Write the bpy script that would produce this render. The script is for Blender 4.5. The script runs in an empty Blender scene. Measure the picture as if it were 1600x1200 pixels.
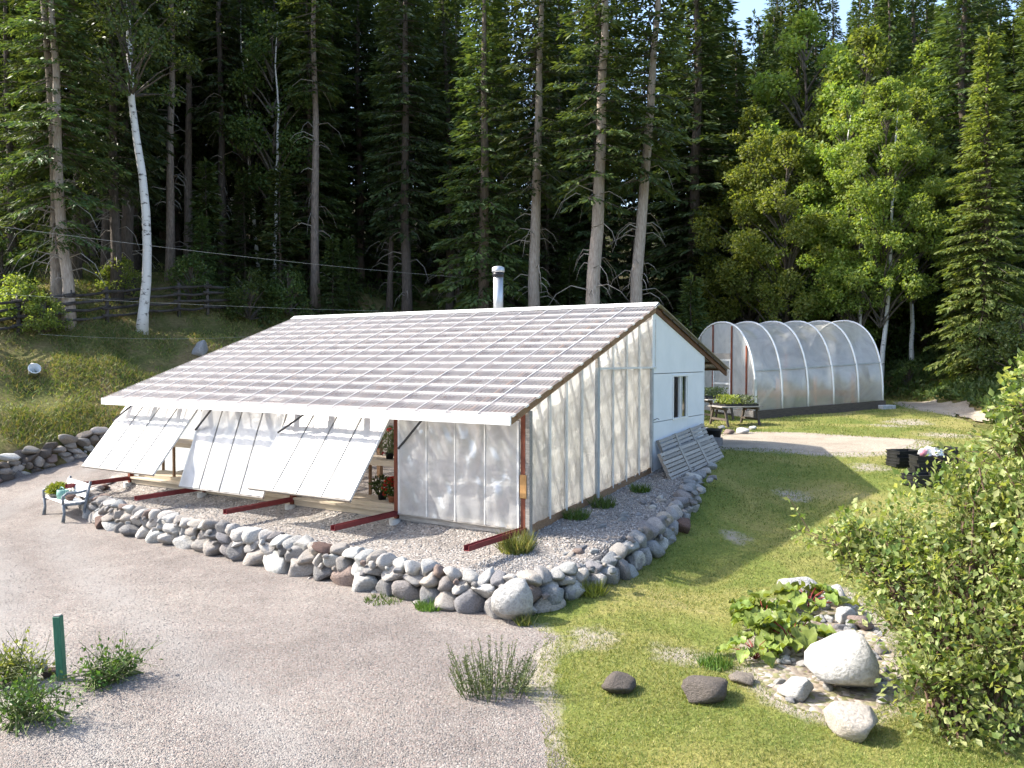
import bpy, bmesh, math, random
import numpy as np
from mathutils import Vector, Matrix
from mathutils.geometry import delaunay_2d_cdt

random.seed(7)
RNG = np.random.default_rng(7)
scene = bpy.context.scene
col = scene.collection
R = math.radians

# ------------------------------------------------------------------ camera, sky, sun, exposure
FPX, PITCH, CAMZ = 1312.0, 0.031, 3.0
cam_data = bpy.data.cameras.new("camera")
cam = bpy.data.objects.new("camera", cam_data)
col.objects.link(cam)
cam.location = (0, 0, CAMZ)
cam.rotation_euler = (math.pi / 2 - PITCH, 0, 0)
cam_data.sensor_width = 36.0
cam_data.lens = 36.0 * FPX / 1600.0
cam_data.clip_start = 0.1
cam_data.clip_end = 1000.0
scene.camera = cam

SUN_EL = R(41.0)
TRAVEL = Vector((0.985, -0.17))
TRAVEL.normalize()
world = bpy.data.worlds.new("World")
scene.world = world
world.use_nodes = True
wn = world.node_tree.nodes
wl = world.node_tree.links
sky = wn.new("ShaderNodeTexSky")
sky.sky_type = 'NISHITA'
sky.sun_disc = False
sky.sun_elevation = SUN_EL
sky.sun_rotation = math.atan2(-TRAVEL.x, -TRAVEL.y) % (2 * math.pi)
sky.air_density = 1.0
sky.dust_density = 2.2
sky.ozone_density = 1.0
wl.new(sky.outputs[0], wn["Background"].inputs[0])
wn["Background"].inputs[1].default_value = 0.15

sun_data = bpy.data.lights.new("sun", 'SUN')
sun_data.energy = 3.3
sun_data.angle = R(0.5)
sun_data.color = (1.0, 0.94, 0.84)
sun = bpy.data.objects.new("sun", sun_data)
col.objects.link(sun)
sun.location = (-20, 10, 40)
sun.rotation_euler = Vector((TRAVEL.x * math.cos(SUN_EL), TRAVEL.y * math.cos(SUN_EL), -math.sin(SUN_EL))).to_track_quat('-Z', 'Y').to_euler()

vs = scene.view_settings
vs.view_transform = 'Standard'
vs.look = 'None'
vs.exposure = 1.72
vs.gamma = 1.0
vs.use_curve_mapping = False
scene.render.engine = 'CYCLES'
cy = scene.cycles
cy.max_bounces = 8
cy.diffuse_bounces = 3
cy.glossy_bounces = 2
cy.transmission_bounces = 4
cy.transparent_max_bounces = 16
cy.sample_clamp_indirect = 6.0
cy.caustics_reflective = False
cy.caustics_refractive = False
try:
    cy.use_denoising = True
    cy.denoiser = 'OPENIMAGEDENOISE'
except Exception:
    pass

# ------------------------------------------------------------------ helpers
class MB:
    def __init__(self):
        self.v = []
        self.f = []
        self.mi = []
        self.m = 0

    def add(self, vs_, fs_):
        b = len(self.v)
        self.v.extend([tuple(p) for p in vs_])
        for f in fs_:
            self.f.append(tuple(b + i for i in f))
            self.mi.append(self.m)
        return self

    def box(self, x0, x1, y0, y1, z0, z1):
        v = [(x0, y0, z0), (x1, y0, z0), (x1, y1, z0), (x0, y1, z0), (x0, y0, z1), (x1, y0, z1), (x1, y1, z1), (x0, y1, z1)]
        f = [(0, 3, 2, 1), (4, 5, 6, 7), (0, 1, 5, 4), (1, 2, 6, 5), (2, 3, 7, 6), (3, 0, 4, 7)]
        return self.add(v, f)

    def bar(self, p0, p1, w, h, up=(0, 0, 1)):
        p0 = Vector(p0)
        p1 = Vector(p1)
        d = (p1 - p0).normalized()
        up = Vector(up)
        s = d.cross(up)
        if s.length < 1e-4:
            s = d.cross(Vector((1, 0, 0)))
        s.normalize()
        t = s.cross(d).normalized()
        v = []
        for p in (p0, p1):
            for a, b in ((-1, -1), (1, -1), (1, 1), (-1, 1)):
                v.append(p + s * (a * w / 2) + t * (b * h / 2))
        f = [(0, 3, 2, 1), (4, 5, 6, 7), (0, 1, 5, 4), (1, 2, 6, 5), (2, 3, 7, 6), (3, 0, 4, 7)]
        return self.add(v, f)

    def tube(self, pts, rad, n=8, cap=True):
        pts = [Vector(p) for p in pts]
        if not hasattr(rad, '__len__'):
            rad = [rad] * len(pts)
        v = []
        f = []
        pu = None
        for i, p in enumerate(pts):
            d = (pts[min(i + 1, len(pts) - 1)] - pts[max(i - 1, 0)]).normalized()
            if pu is None:
                a = Vector((0, 0, 1)) if abs(d.z) < 0.9 else Vector((1, 0, 0))
                pu = d.cross(a).normalized()
            else:
                pu = (pu - d * pu.dot(d)).normalized()
            w = d.cross(pu)
            for k in range(n):
                t = 2 * math.pi * k / n
                v.append(p + (pu * math.cos(t) + w * math.sin(t)) * rad[i])
        for i in range(len(pts) - 1):
            for k in range(n):
                a = i * n + k
                b = i * n + (k + 1) % n
                f.append((a, b, b + n, a + n))
        if cap:
            f.append(tuple(range(n - 1, -1, -1)))
            f.append(tuple(range((len(pts) - 1) * n, len(pts) * n)))
        return self.add(v, f)

    def lathe(self, prof, n=16, center=(0, 0)):
        v = []
        f = []
        for r, z in prof:
            for k in range(n):
                t = 2 * math.pi * k / n
                v.append((center[0] + r * math.cos(t), center[1] + r * math.sin(t), z))
        for i in range(len(prof) - 1):
            for k in range(n):
                a = i * n + k
                b = i * n + (k + 1) % n
                f.append((a, b, b + n, a + n))
        return self.add(v, f)

    def prism(self, poly, off):
        """3D planar polygon extruded by the vector off"""
        n = len(poly)
        o = Vector(off)
        v = [Vector(p) for p in poly] + [Vector(p) + o for p in poly]
        f = [tuple(range(n - 1, -1, -1)), tuple(range(n, 2 * n))]
        for i in range(n):
            j = (i + 1) % n
            f.append((i, j, j + n, i + n))
        return self.add(v, f)

    def mesh(self, name, mats, smooth=False):
        me = bpy.data.meshes.new(name)
        me.from_pydata(self.v, [], self.f)
        if not isinstance(mats, (list, tuple)):
            mats = [mats]
        for m in mats:
            me.materials.append(m)
        if len(mats) > 1:
            me.polygons.foreach_set('material_index', self.mi)
        if smooth:
            me.polygons.foreach_set('use_smooth', [True] * len(me.polygons))
        me.update()
        return me

    def build(self, name, mats, parent=None, smooth=False, loc=None, bevel=0):
        me = self.mesh(name, mats, smooth)
        if bevel:
            bm = bmesh.new()
            bm.from_mesh(me)
            bmesh.ops.recalc_face_normals(bm, faces=bm.faces)
            bmesh.ops.bevel(bm, geom=list(bm.edges), offset=bevel, segments=1, affect='EDGES')
            bm.to_mesh(me)
            bm.free()
        return link(name, me, parent, loc)


def link(name, me, parent=None, loc=None):
    o = bpy.data.objects.new(name, me)
    col.objects.link(o)
    if parent:
        o.parent = parent
    if loc is not None:
        o.location = loc
    return o


def empty(name, loc, rz=0.0):
    o = bpy.data.objects.new(name, None)
    col.objects.link(o)
    o.location = loc
    o.rotation_euler = (0, 0, rz)
    o.empty_display_size = 0.3
    return o


def tag(o, label, cat, group=None):
    o['label'] = label
    o['category'] = cat
    if group:
        o['group'] = group
    return o


def struct(o):
    o['kind'] = 'structure'
    return o


def mass(o):
    o['kind'] = 'stuff'
    return o


def stuff(o, label=None, cat=None):
    o['kind'] = 'stuff'
    if label:
        o['label'] = label
        o['category'] = cat
    return o


def arrays_mesh(name, V, F, mat, smooth=False, mats=None, mi=None):
    """V (n,3) float, F (m,k) int"""
    me = bpy.data.meshes.new(name)
    V = np.ascontiguousarray(V, dtype=np.float32)
    F = np.ascontiguousarray(F, dtype=np.int32)
    m, k = F.shape
    me.vertices.add(len(V))
    me.vertices.foreach_set('co', V.ravel())
    me.loops.add(m * k)
    me.loops.foreach_set('vertex_index', F.ravel())
    me.polygons.add(m)
    me.polygons.foreach_set('loop_start', np.arange(0, m * k, k, dtype=np.int32))
    try:
        me.polygons.foreach_set('loop_total', np.full(m, k, dtype=np.int32))
    except Exception:
        pass
    if smooth:
        me.polygons.foreach_set('use_smooth', np.ones(m, dtype=bool))
    for q in (mats or [mat]):
        me.materials.append(q)
    if mi is not None:
        me.polygons.foreach_set('material_index', np.ascontiguousarray(mi, dtype=np.int32))
    me.update(calc_edges=True)
    return me


def norm(a):
    return a / np.maximum(np.linalg.norm(a, axis=-1, keepdims=True), 1e-9)


def kites(P, D, L, W, up=None, fold=0.25, mid=0.45):
    """leaf kites: base P, direction D (unit), length L, width W -> V, F (two triangles folded on the midrib)"""
    n = len(P)
    L = np.broadcast_to(np.asarray(L, float), (n,))[:, None]
    W = np.broadcast_to(np.asarray(W, float), (n,))[:, None]
    if up is None:
        up = RNG.normal(size=(n, 3))
    S = norm(np.cross(D, up))
    N = norm(np.cross(S, D))
    base = P
    tip = P + D * L
    m = P + D * L * mid
    left = m + S * W / 2 + N * W * fold
    right = m - S * W / 2 + N * W * fold
    V = np.stack([base, right, tip, left], 1).reshape(-1, 3)
    i = np.arange(n)[:, None] * 4
    F = np.concatenate([i + np.array([[0, 1, 2]]), i + np.array([[0, 2, 3]])], 0)
    return V, F


def cat_vf(parts):
    Vs, Fs, b = [], [], 0
    for V, F in parts:
        Vs.append(V)
        Fs.append(F + b)
        b += len(V)
    return np.concatenate(Vs), np.concatenate(Fs)

# ------------------------------------------------------------------ materials
MATS = {}


def new_mat(name):
    m = bpy.data.materials.new(name)
    m.use_nodes = True
    nt = m.node_tree
    return m, nt, nt.nodes, nt.links, nt.nodes['Principled BSDF']


def ramp(nodes, stops):
    r = nodes.new('ShaderNodeValToRGB')
    e = r.color_ramp.elements
    while len(e) > 1:
        e.remove(e[-1])
    e[0].position = stops[0][0]
    e[0].color = (*stops[0][1], 1)
    for p, c in stops[1:]:
        x = e.new(p)
        x.color = (*c, 1)
    return r


def noise(nodes, links, scale, detail=6, rough=0.6, vec=None, dist=0.0):
    n = nodes.new('ShaderNodeTexNoise')
    n.inputs['Scale'].default_value = scale
    n.inputs['Detail'].default_value = detail
    n.inputs['Roughness'].default_value = rough
    n.inputs['Distortion'].default_value = dist
    if vec is not None:
        links.new(vec, n.inputs['Vector'])
    return n


def mix(nodes, links, a, b, fac, mode='MIX'):
    x = nodes.new('ShaderNodeMix')
    x.data_type = 'RGBA'
    x.blend_type = mode
    for s, v in ((0, fac), (6, a), (7, b)):
        if hasattr(v, 'links') or hasattr(v, 'is_linked'):
            links.new(v, x.inputs[s])
        elif s == 0:
            x.inputs[0].default_value = v
        else:
            x.inputs[s].default_value = (*v, 1)
    return x.outputs[2]


def bump(nodes, links, h, strength, dist):
    b = nodes.new('ShaderNodeBump')
    b.inputs['Strength'].default_value = strength
    b.inputs['Distance'].default_value = dist
    links.new(h, b.inputs['Height'])
    return b.outputs[0]


def coords(nodes, kind='Object'):
    return nodes.new('ShaderNodeTexCoord').outputs[kind]


def simple(name, c1, c2, scale=8, rough=0.7, bstr=0.3, bdist=0.01, metallic=0.0, stretch=None, rand=0.0, spec=0.3):
    m, nt, N, L, P = new_mat(name)
    v = coords(N)
    if stretch:
        mp = N.new('ShaderNodeMapping')
        mp.inputs['Scale'].default_value = stretch
        L.new(v, mp.inputs[0])
        v = mp.outputs[0]
    n = noise(N, L, scale, 8, 0.65, v)
    r = ramp(N, [(0.3, c1), (0.7, c2)])
    L.new(n.outputs[0], r.inputs[0])
    c = r.outputs[0]
    if rand:
        oi = N.new('ShaderNodeObjectInfo')
        mr = N.new('ShaderNodeMapRange')
        mr.inputs[3].default_value = 1 - rand
        mr.inputs[4].default_value = 1 + rand
        L.new(oi.outputs['Random'], mr.inputs[0])
        hs = N.new('ShaderNodeHueSaturation')
        L.new(mr.outputs[0], hs.inputs['Value'])
        L.new(c, hs.inputs['Color'])
        c = hs.outputs[0]
    L.new(c, P.inputs['Base Color'])
    P.inputs['Roughness'].default_value = rough
    P.inputs['Metallic'].default_value = metallic
    P.inputs['Specular IOR Level'].default_value = spec
    if bstr:
        L.new(bump(N, L, n.outputs[0], bstr, bdist), P.inputs['Normal'])
    return m


def foliage_mat(name, cols, transl=0.35, rough=0.55, rand=0.25, patch=None):
    """leaf colour varies leaf by leaf, plant by plant"""
    m, nt, N, L, P = new_mat(name)
    g = N.new('ShaderNodeNewGeometry')
    r = ramp(N, [(i / max(1, len(cols) - 1), c) for i, c in enumerate(cols)])
    L.new(g.outputs['Random Per Island'], r.inputs[0])
    c = r.outputs[0]
    n = noise(N, L, 0.55 if patch is None else patch, 3, 0.5, coords(N))
    mr0 = N.new('ShaderNodeMapRange')
    mr0.inputs[1].default_value = 0.3
    mr0.inputs[2].default_value = 0.7
    mr0.inputs[3].default_value = 0.7
    mr0.inputs[4].default_value = 1.3
    L.new(n.outputs[0], mr0.inputs[0])
    oi = N.new('ShaderNodeObjectInfo')
    mr = N.new('ShaderNodeMapRange')
    mr.inputs[3].default_value = 1 - rand
    mr.inputs[4].default_value = 1 + rand
    L.new(oi.outputs['Random'], mr.inputs[0])
    mu = N.new('ShaderNodeMath')
    mu.operation = 'MULTIPLY'
    L.new(mr0.outputs[0], mu.inputs[0])
    L.new(mr.outputs[0], mu.inputs[1])
    mh = N.new('ShaderNodeMapRange')
    mh.inputs[3].default_value = 0.494
    mh.inputs[4].default_value = 0.522
    L.new(oi.outputs['Random'], mh.inputs[0])
    hs = N.new('ShaderNodeHueSaturation')
    L.new(mu.outputs[0], hs.inputs['Value'])
    L.new(mh.outputs[0], hs.inputs['Hue'])
    L.new(c, hs.inputs['Color'])
    L.new(hs.outputs[0], P.inputs['Base Color'])
    P.inputs['Roughness'].default_value = rough
    P.inputs['Specular IOR Level'].default_value = 0.3
    t = N.new('ShaderNodeBsdfTranslucent')
    warm = mix(N, L, hs.outputs[0], (1.3, 1.25, 0.5), 1.0, 'MULTIPLY')
    L.new(warm, t.inputs[0])
    ms = N.new('ShaderNodeMixShader')
    ms.inputs[0].default_value = transl
    L.new(P.outputs[0], ms.inputs[1])
    L.new(t.outputs[0], ms.inputs[2])
    L.new(ms.outputs[0], nt.nodes['Material Output'].inputs[0])
    return m


def film_mat(name, transp, transl, dcol=(0.8, 0.8, 0.8), gloss=0.06, rough=0.3, dirt_mottle=0.25, bscale=3.0, tint=(0.93, 0.95, 0.95)):
    """thin plastic sheet: part clear, part milky"""
    m, nt, N, L, P = new_mat(name)
    N.remove(P)
    v = coords(N)
    n = noise(N, L, bscale, 5, 0.6, v, 1.2)
    n2 = noise(N, L, bscale * 5, 6, 0.6, v)
    b = bump(N, L, n.outputs[0], 0.5, 0.03)
    dirtc = mix(N, L, dcol, tuple(x * 0.75 for x in dcol), n2.outputs[0])
    d = N.new('ShaderNodeBsdfDiffuse')
    L.new(dirtc, d.inputs[0])
    L.new(b, d.inputs['Normal'])
    tl = N.new('ShaderNodeBsdfTranslucent')
    tl.inputs[0].default_value = (*[min(1, x * 1.08) for x in dcol], 1)
    L.new(b, tl.inputs['Normal'])
    tr = N.new('ShaderNodeBsdfTransparent')
    tr.inputs[0].default_value = (*tint, 1)
    gl = N.new('ShaderNodeBsdfGlossy')
    gl.inputs['Roughness'].default_value = rough
    L.new(b, gl.inputs['Normal'])
    m1 = N.new('ShaderNodeMixShader')
    m1.inputs[0].default_value = transl
    L.new(d.outputs[0], m1.inputs[1])
    L.new(tl.outputs[0], m1.inputs[2])
    # clear in patches; the gable films put blotches of light into this mottle
    mr = N.new('ShaderNodeMapRange')
    mr.inputs[1].default_value = 0.3
    mr.inputs[2].default_value = 0.7
    mr.inputs[3].default_value = max(0, transp - dirt_mottle * 0.5)
    mr.inputs[4].default_value = min(1, transp + dirt_mottle * 0.5)
    L.new(n.outputs[0], mr.inputs[0])
    m2 = N.new('ShaderNodeMixShader')
    L.new(mr.outputs[0], m2.inputs[0])
    L.new(m1.outputs[0], m2.inputs[1])
    L.new(tr.outputs[0], m2.inputs[2])
    m3 = N.new('ShaderNodeMixShader')
    m3.inputs[0].default_value = gloss
    L.new(m2.outputs[0], m3.inputs[1])
    L.new(gl.outputs[0], m3.inputs[2])
    L.new(m3.outputs[0], nt.nodes['Material Output'].inputs[0])
    return m


def gravel_mat(name, base, dark, light, tint, scale=45.0, macro=0.35, bstr=0.9, attr=None):
    m, nt, N, L, P = new_mat(name)
    v = coords(N)
    vo = N.new('ShaderNodeTexVoronoi')
    vo.inputs['Scale'].default_value = scale
    L.new(v, vo.inputs['Vector'])
    sep = N.new('ShaderNodeSeparateColor')
    L.new(vo.outputs['Color'], sep.inputs[0])
    r = ramp(N, [(0.0, dark), (0.3, base), (0.7, base), (1.0, light)])
    L.new(sep.outputs[0], r.inputs[0])
    r2 = ramp(N, [(0.55, (0, 0, 0)), (0.95, (1, 1, 1))])
    L.new(sep.outputs[1], r2.inputs[0])
    c = mix(N, L, r.outputs[0], tint, r2.outputs[0])
    n = noise(N, L, macro, 5, 0.6, v)
    rr = ramp(N, [(0.3, (0.72, 0.69, 0.68)), (0.5, (0.98, 0.95, 0.93)), (0.7, (1.14, 1.12, 1.08))])
    L.new(n.outputs[0], rr.inputs[0])
    c = mix(N, L, c, rr.outputs[0], 1.0, 'MULTIPLY')
    n2 = noise(N, L, 2.2, 6, 0.7, v)
    rr2 = ramp(N, [(0.35, (0.86, 0.85, 0.85)), (0.65, (1.08, 1.08, 1.08))])
    L.new(n2.outputs[0], rr2.inputs[0])
    c = mix(N, L, c, rr2.outputs[0], 1.0, 'MULTIPLY')
    if attr:
        a = N.new('ShaderNodeAttribute')
        a.attribute_name = attr
        n5 = noise(N, L, 1.6, 6, 0.7, v)
        mu = N.new('ShaderNodeMath')
        mu.operation = 'MULTIPLY'
        L.new(a.outputs['Fac'], mu.inputs[0])
        L.new(n5.outputs[0], mu.inputs[1])
        c = mix(N, L, c, (0.275, 0.262, 0.245), mu.outputs[0])
    L.new(c, P.inputs['Base Color'])
    P.inputs['Roughness'].default_value = 0.95
    P.inputs['Specular IOR Level'].default_value = 0.1
    L.new(bump(N, L, vo.outputs['Distance'], bstr, -0.02), P.inputs['Normal'])
    return m


def ground_mat(name, stops, scale=1.2, fine=30, rough=0.95, bstr=0.8, bdist=0.04):
    m, nt, N, L, P = new_mat(name)
    v = coords(N)
    n = noise(N, L, scale, 8, 0.65, v, 0.6)
    r = ramp(N, stops)
    L.new(n.outputs[0], r.inputs[0])
    n2 = noise(N, L, fine, 6, 0.7, v)
    rr = ramp(N, [(0.3, (0.6, 0.6, 0.6)), (0.7, (1.35, 1.35, 1.3))])
    L.new(n2.outputs[0], rr.inputs[0])
    c = mix(N, L, r.outputs[0], rr.outputs[0], 1.0, 'MULTIPLY')
    L.new(c, P.inputs['Base Color'])
    P.inputs['Roughness'].default_value = rough
    P.inputs['Specular IOR Level'].default_value = 0.1
    L.new(bump(N, L, n2.outputs[0], bstr, bdist), P.inputs['Normal'])
    return m


def stone_mat(name, cols, scale=9):
    m, nt, N, L, P = new_mat(name)
    oi = N.new('ShaderNodeObjectInfo')
    r = ramp(N, [(i / len(cols), c) for i, c in enumerate(cols)])
    r.color_ramp.interpolation = 'CONSTANT'
    L.new(oi.outputs['Random'], r.inputs[0])
    v = coords(N)
    n = noise(N, L, scale, 8, 0.7, v)
    rr = ramp(N, [(0.25, (0.5, 0.5, 0.5)), (0.5, (0.95, 0.94, 0.92)), (0.75, (1.3, 1.28, 1.25))])  # darker where the bump noise sinks: crevice shade put into the colour
    L.new(n.outputs[0], rr.inputs[0])
    c = mix(N, L, r.outputs[0], rr.outputs[0], 1.0, 'MULTIPLY')
    # lichen specks
    n3 = noise(N, L, scale * 3.1, 4, 0.6, v)
    r3 = ramp(N, [(0.62, (0, 0, 0)), (0.72, (1, 1, 1))])
    L.new(n3.outputs[0], r3.inputs[0])
    mm = N.new('ShaderNodeMath')
    mm.operation = 'MULTIPLY'
    mm.inputs[1].default_value = 0.5
    L.new(r3.outputs[0], mm.inputs[0])
    c = mix(N, L, c, (0.12, 0.12, 0.11), mm.outputs[0])
    L.new(c, P.inputs['Base Color'])
    P.inputs['Roughness'].default_value = 0.9
    P.inputs['Specular IOR Level'].default_value = 0.15
    L.new(bump(N, L, n.outputs[0], 1.0, 0.05), P.inputs['Normal'])
    return m


M = MATS
M['gravel_drive'] = gravel_mat('driveway_gravel', (0.222, 0.207, 0.190), (0.11, 0.102, 0.095), (0.33, 0.312, 0.29), (0.245, 0.2, 0.18), 58, 0.3, 0.7, 'packed')
M['gravel_pad'] = gravel_mat('pad_gravel', (0.235, 0.225, 0.21), (0.10, 0.096, 0.092), (0.44, 0.42, 0.4), (0.27, 0.24, 0.215), 30, bstr=1.0)
def lawn_mat():
    m, nt, N, L, P = new_mat('lawn_turf')
    v = coords(N)
    n = noise(N, L, 0.45, 8, 0.65, v, 0.6)
    r = ramp(N, [(0.25, (0.08, 0.115, 0.026)), (0.43, (0.145, 0.17, 0.042)), (0.58, (0.23, 0.215, 0.07)), (0.76, (0.30, 0.25, 0.125))])
    L.new(n.outputs[0], r.inputs[0])
    n2 = noise(N, L, 22, 6, 0.7, v)
    rr = ramp(N, [(0.3, (0.6, 0.6, 0.6)), (0.7, (1.35, 1.35, 1.3))])
    L.new(n2.outputs[0], rr.inputs[0])
    c = mix(N, L, r.outputs[0], rr.outputs[0], 1.0, 'MULTIPLY')
    a = N.new('ShaderNodeAttribute')
    a.attribute_name = 'bare'
    n3 = noise(N, L, 3.5, 8, 0.75, v)
    ad = N.new('ShaderNodeMath')
    ad.operation = 'ADD'
    L.new(a.outputs['Fac'], ad.inputs[0])
    L.new(n3.outputs[0], ad.inputs[1])
    mr = N.new('ShaderNodeMapRange')
    mr.inputs[1].default_value = 0.95
    mr.inputs[2].default_value = 1.25
    L.new(ad.outputs[0], mr.inputs[0])
    n4 = noise(N, L, 9, 8, 0.7, v)
    r4 = ramp(N, [(0.3, (0.25, 0.215, 0.17)), (0.7, (0.40, 0.355, 0.30))])
    L.new(n4.outputs[0], r4.inputs[0])
    c = mix(N, L, c, r4.outputs[0], mr.outputs[0])
    L.new(c, P.inputs['Base Color'])
    P.inputs['Roughness'].default_value = 0.95
    P.inputs['Specular IOR Level'].default_value = 0.1
    L.new(bump(N, L, n2.outputs[0], 0.8, 0.04), P.inputs['Normal'])
    return m


M['lawn'] = lawn_mat()
M['bed_soil'] = gravel_mat('stony_soil', (0.27, 0.235, 0.19), (0.12, 0.10, 0.08), (0.45, 0.43, 0.4), (0.2, 0.2, 0.1), 16, 1.0)
M['dirt_mottle'] = ground_mat('dirt_mottle', [(0.3, (0.30, 0.25, 0.20)), (0.6, (0.40, 0.345, 0.28)), (0.8, (0.33, 0.30, 0.2))], 1.2, 30)
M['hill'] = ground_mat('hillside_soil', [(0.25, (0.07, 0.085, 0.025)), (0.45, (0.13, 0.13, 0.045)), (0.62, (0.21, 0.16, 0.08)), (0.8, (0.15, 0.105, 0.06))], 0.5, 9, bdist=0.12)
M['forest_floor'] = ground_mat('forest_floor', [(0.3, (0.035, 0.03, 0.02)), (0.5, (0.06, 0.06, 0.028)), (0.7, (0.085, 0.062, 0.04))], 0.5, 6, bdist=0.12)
M['grass'] = foliage_mat('grass_blades', [(0.085, 0.13, 0.028), (0.15, 0.185, 0.042), (0.24, 0.235, 0.07), (0.33, 0.285, 0.125)], 0.3, 0.6, 0.0, 0.35)
M['hillgrass'] = foliage_mat('hill_grass', [(0.085, 0.14, 0.03), (0.14, 0.185, 0.042), (0.22, 0.22, 0.07), (0.3, 0.235, 0.115)], 0.3, 0.6, 0.0, 0.3)
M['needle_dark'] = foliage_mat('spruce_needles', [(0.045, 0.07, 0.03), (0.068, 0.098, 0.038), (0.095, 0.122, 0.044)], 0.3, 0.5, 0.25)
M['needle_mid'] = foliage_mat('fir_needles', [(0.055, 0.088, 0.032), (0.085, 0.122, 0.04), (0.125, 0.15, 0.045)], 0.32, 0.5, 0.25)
M['needle_sunlit'] = foliage_mat('sunlit_fir_needles', [(0.115, 0.16, 0.045), (0.17, 0.215, 0.058), (0.24, 0.26, 0.085)], 0.42, 0.5, 0.2)  # paler copy of the fir needles, with sunlight put into the colour
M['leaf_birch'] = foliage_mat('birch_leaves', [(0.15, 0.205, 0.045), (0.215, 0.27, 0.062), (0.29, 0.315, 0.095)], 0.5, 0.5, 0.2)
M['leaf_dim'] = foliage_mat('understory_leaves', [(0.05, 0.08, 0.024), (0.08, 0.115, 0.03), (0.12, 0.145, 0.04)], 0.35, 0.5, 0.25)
M['leaf_shrub'] = foliage_mat('shrub_leaves', [(0.10, 0.155, 0.042), (0.19, 0.24, 0.07), (0.31, 0.34, 0.125), (0.43, 0.43, 0.21)], 0.42, 0.38, 0.0, 1.4)
M['leaf_rhubarb'] = foliage_mat('rhubarb_leaf', [(0.15, 0.21, 0.045), (0.21, 0.27, 0.06), (0.27, 0.3, 0.09)], 0.35, 0.45, 0.3)
M['leaf_bright'] = foliage_mat('pot_plant_leaves', [(0.05, 0.10, 0.02), (0.09, 0.15, 0.03), (0.14, 0.2, 0.04)], 0.3, 0.45, 0.2)
M['leaf_yellow'] = foliage_mat('yellow_green_leaves', [(0.16, 0.2, 0.03), (0.26, 0.28, 0.05), (0.34, 0.34, 0.07)], 0.3, 0.45, 0.1)
M['leaf_grey'] = foliage_mat('grey_green_leaves', [(0.09, 0.12, 0.06), (0.14, 0.17, 0.08), (0.18, 0.2, 0.1)], 0.3, 0.5, 0.1)
M['petal_red'] = foliage_mat('red_petals', [(0.4, 0.015, 0.03), (0.55, 0.03, 0.06), (0.5, 0.05, 0.12)], 0.3, 0.5, 0.05)
M['petal_white'] = foliage_mat('white_petals', [(0.7, 0.7, 0.65), (0.8, 0.78, 0.7)], 0.3, 0.5, 0.02)
M['petal_yellow'] = foliage_mat('yellow_petals', [(0.6, 0.4, 0.02), (0.7, 0.5, 0.05)], 0.3, 0.5, 0.05)
M['bark_pine'] = simple('pine_bark', (0.11, 0.085, 0.07), (0.30, 0.24, 0.2), 6, 0.9, 1.0, 0.05, stretch=(3, 3, 0.7), rand=0.15)
M['bark_pale'] = simple('pale_pine_bark', (0.24, 0.19, 0.155), (0.46, 0.39, 0.33), 6, 0.9, 1.0, 0.05, stretch=(3, 3, 0.7), rand=0.1)
M['bark_dark'] = simple('spruce_bark', (0.06, 0.048, 0.04), (0.15, 0.12, 0.1), 6, 0.9, 1.0, 0.05, stretch=(3, 3, 0.7), rand=0.25)
M['twig'] = simple('dead_twig', (0.22, 0.19, 0.16), (0.38, 0.34, 0.3), 6, 0.9, 0.3, 0.01)
M['twig_dark'] = simple('brown_twig', (0.06, 0.05, 0.04), (0.14, 0.12, 0.1), 6, 0.9, 0.3, 0.01)
M['stem'] = simple('shrub_stem', (0.07, 0.045, 0.035), (0.16, 0.10, 0.07), 9, 0.8, 0.3, 0.01)
M['stem_green'] = simple('green_stem', (0.08, 0.11, 0.03), (0.14, 0.16, 0.05), 9, 0.7, 0.2, 0.01)
M['stem_red'] = simple('red_stalk', (0.16, 0.015, 0.02), (0.28, 0.05, 0.04), 9, 0.5, 0.2, 0.01)
M['wood_brown'] = simple('brown_wood', (0.16, 0.09, 0.05), (0.30, 0.19, 0.11), 5, 0.8, 0.4, 0.01, stretch=(1, 6, 6), rand=0.15)
M['rafter_dark'] = simple('dark_brown_rafter', (0.07, 0.035, 0.02), (0.15, 0.075, 0.042), 5, 0.8, 0.4, 0.01, rand=0.2)
M['wood_pale'] = simple('pale_wood', (0.40, 0.33, 0.24), (0.56, 0.48, 0.37), 5, 0.8, 0.4, 0.01, stretch=(0.6, 6, 6), rand=0.15)
M['wood_grey'] = simple('weathered_wood', (0.22, 0.20, 0.18), (0.42, 0.39, 0.35), 6, 0.9, 0.5, 0.01, stretch=(0.8, 7, 7), rand=0.2)
M['wood_dark'] = simple('dark_old_wood', (0.055, 0.045, 0.035), (0.13, 0.105, 0.085), 6, 0.9, 0.5, 0.01, stretch=(0.8, 6, 6), rand=0.2)
M['wood_fence'] = simple('old_fence_rail', (0.03, 0.026, 0.024), (0.10, 0.088, 0.08), 6, 0.9, 0.5, 0.02, rand=0.25)
M['white_paint'] = simple('white_paint', (0.72, 0.72, 0.70), (0.82, 0.82, 0.80), 4, 0.6, 0.15, 0.004)
M['white_wall'] = simple('white_sheathing', (0.70, 0.72, 0.73), (0.79, 0.80, 0.81), 1.6, 0.7, 0.12, 0.004)
M['batten'] = simple('batten', (0.55, 0.55, 0.53), (0.74, 0.74, 0.72), 7, 0.7, 0.2, 0.004)
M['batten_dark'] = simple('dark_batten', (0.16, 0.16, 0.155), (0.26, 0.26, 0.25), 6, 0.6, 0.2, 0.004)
M['frame_grey'] = simple('grey_trim', (0.30, 0.32, 0.33), (0.44, 0.46, 0.47), 6, 0.6, 0.2, 0.004)
M['red_beam'] = simple('red_primer_steel', (0.11, 0.018, 0.02), (0.20, 0.035, 0.035), 5, 0.55, 0.2, 0.004)
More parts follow.
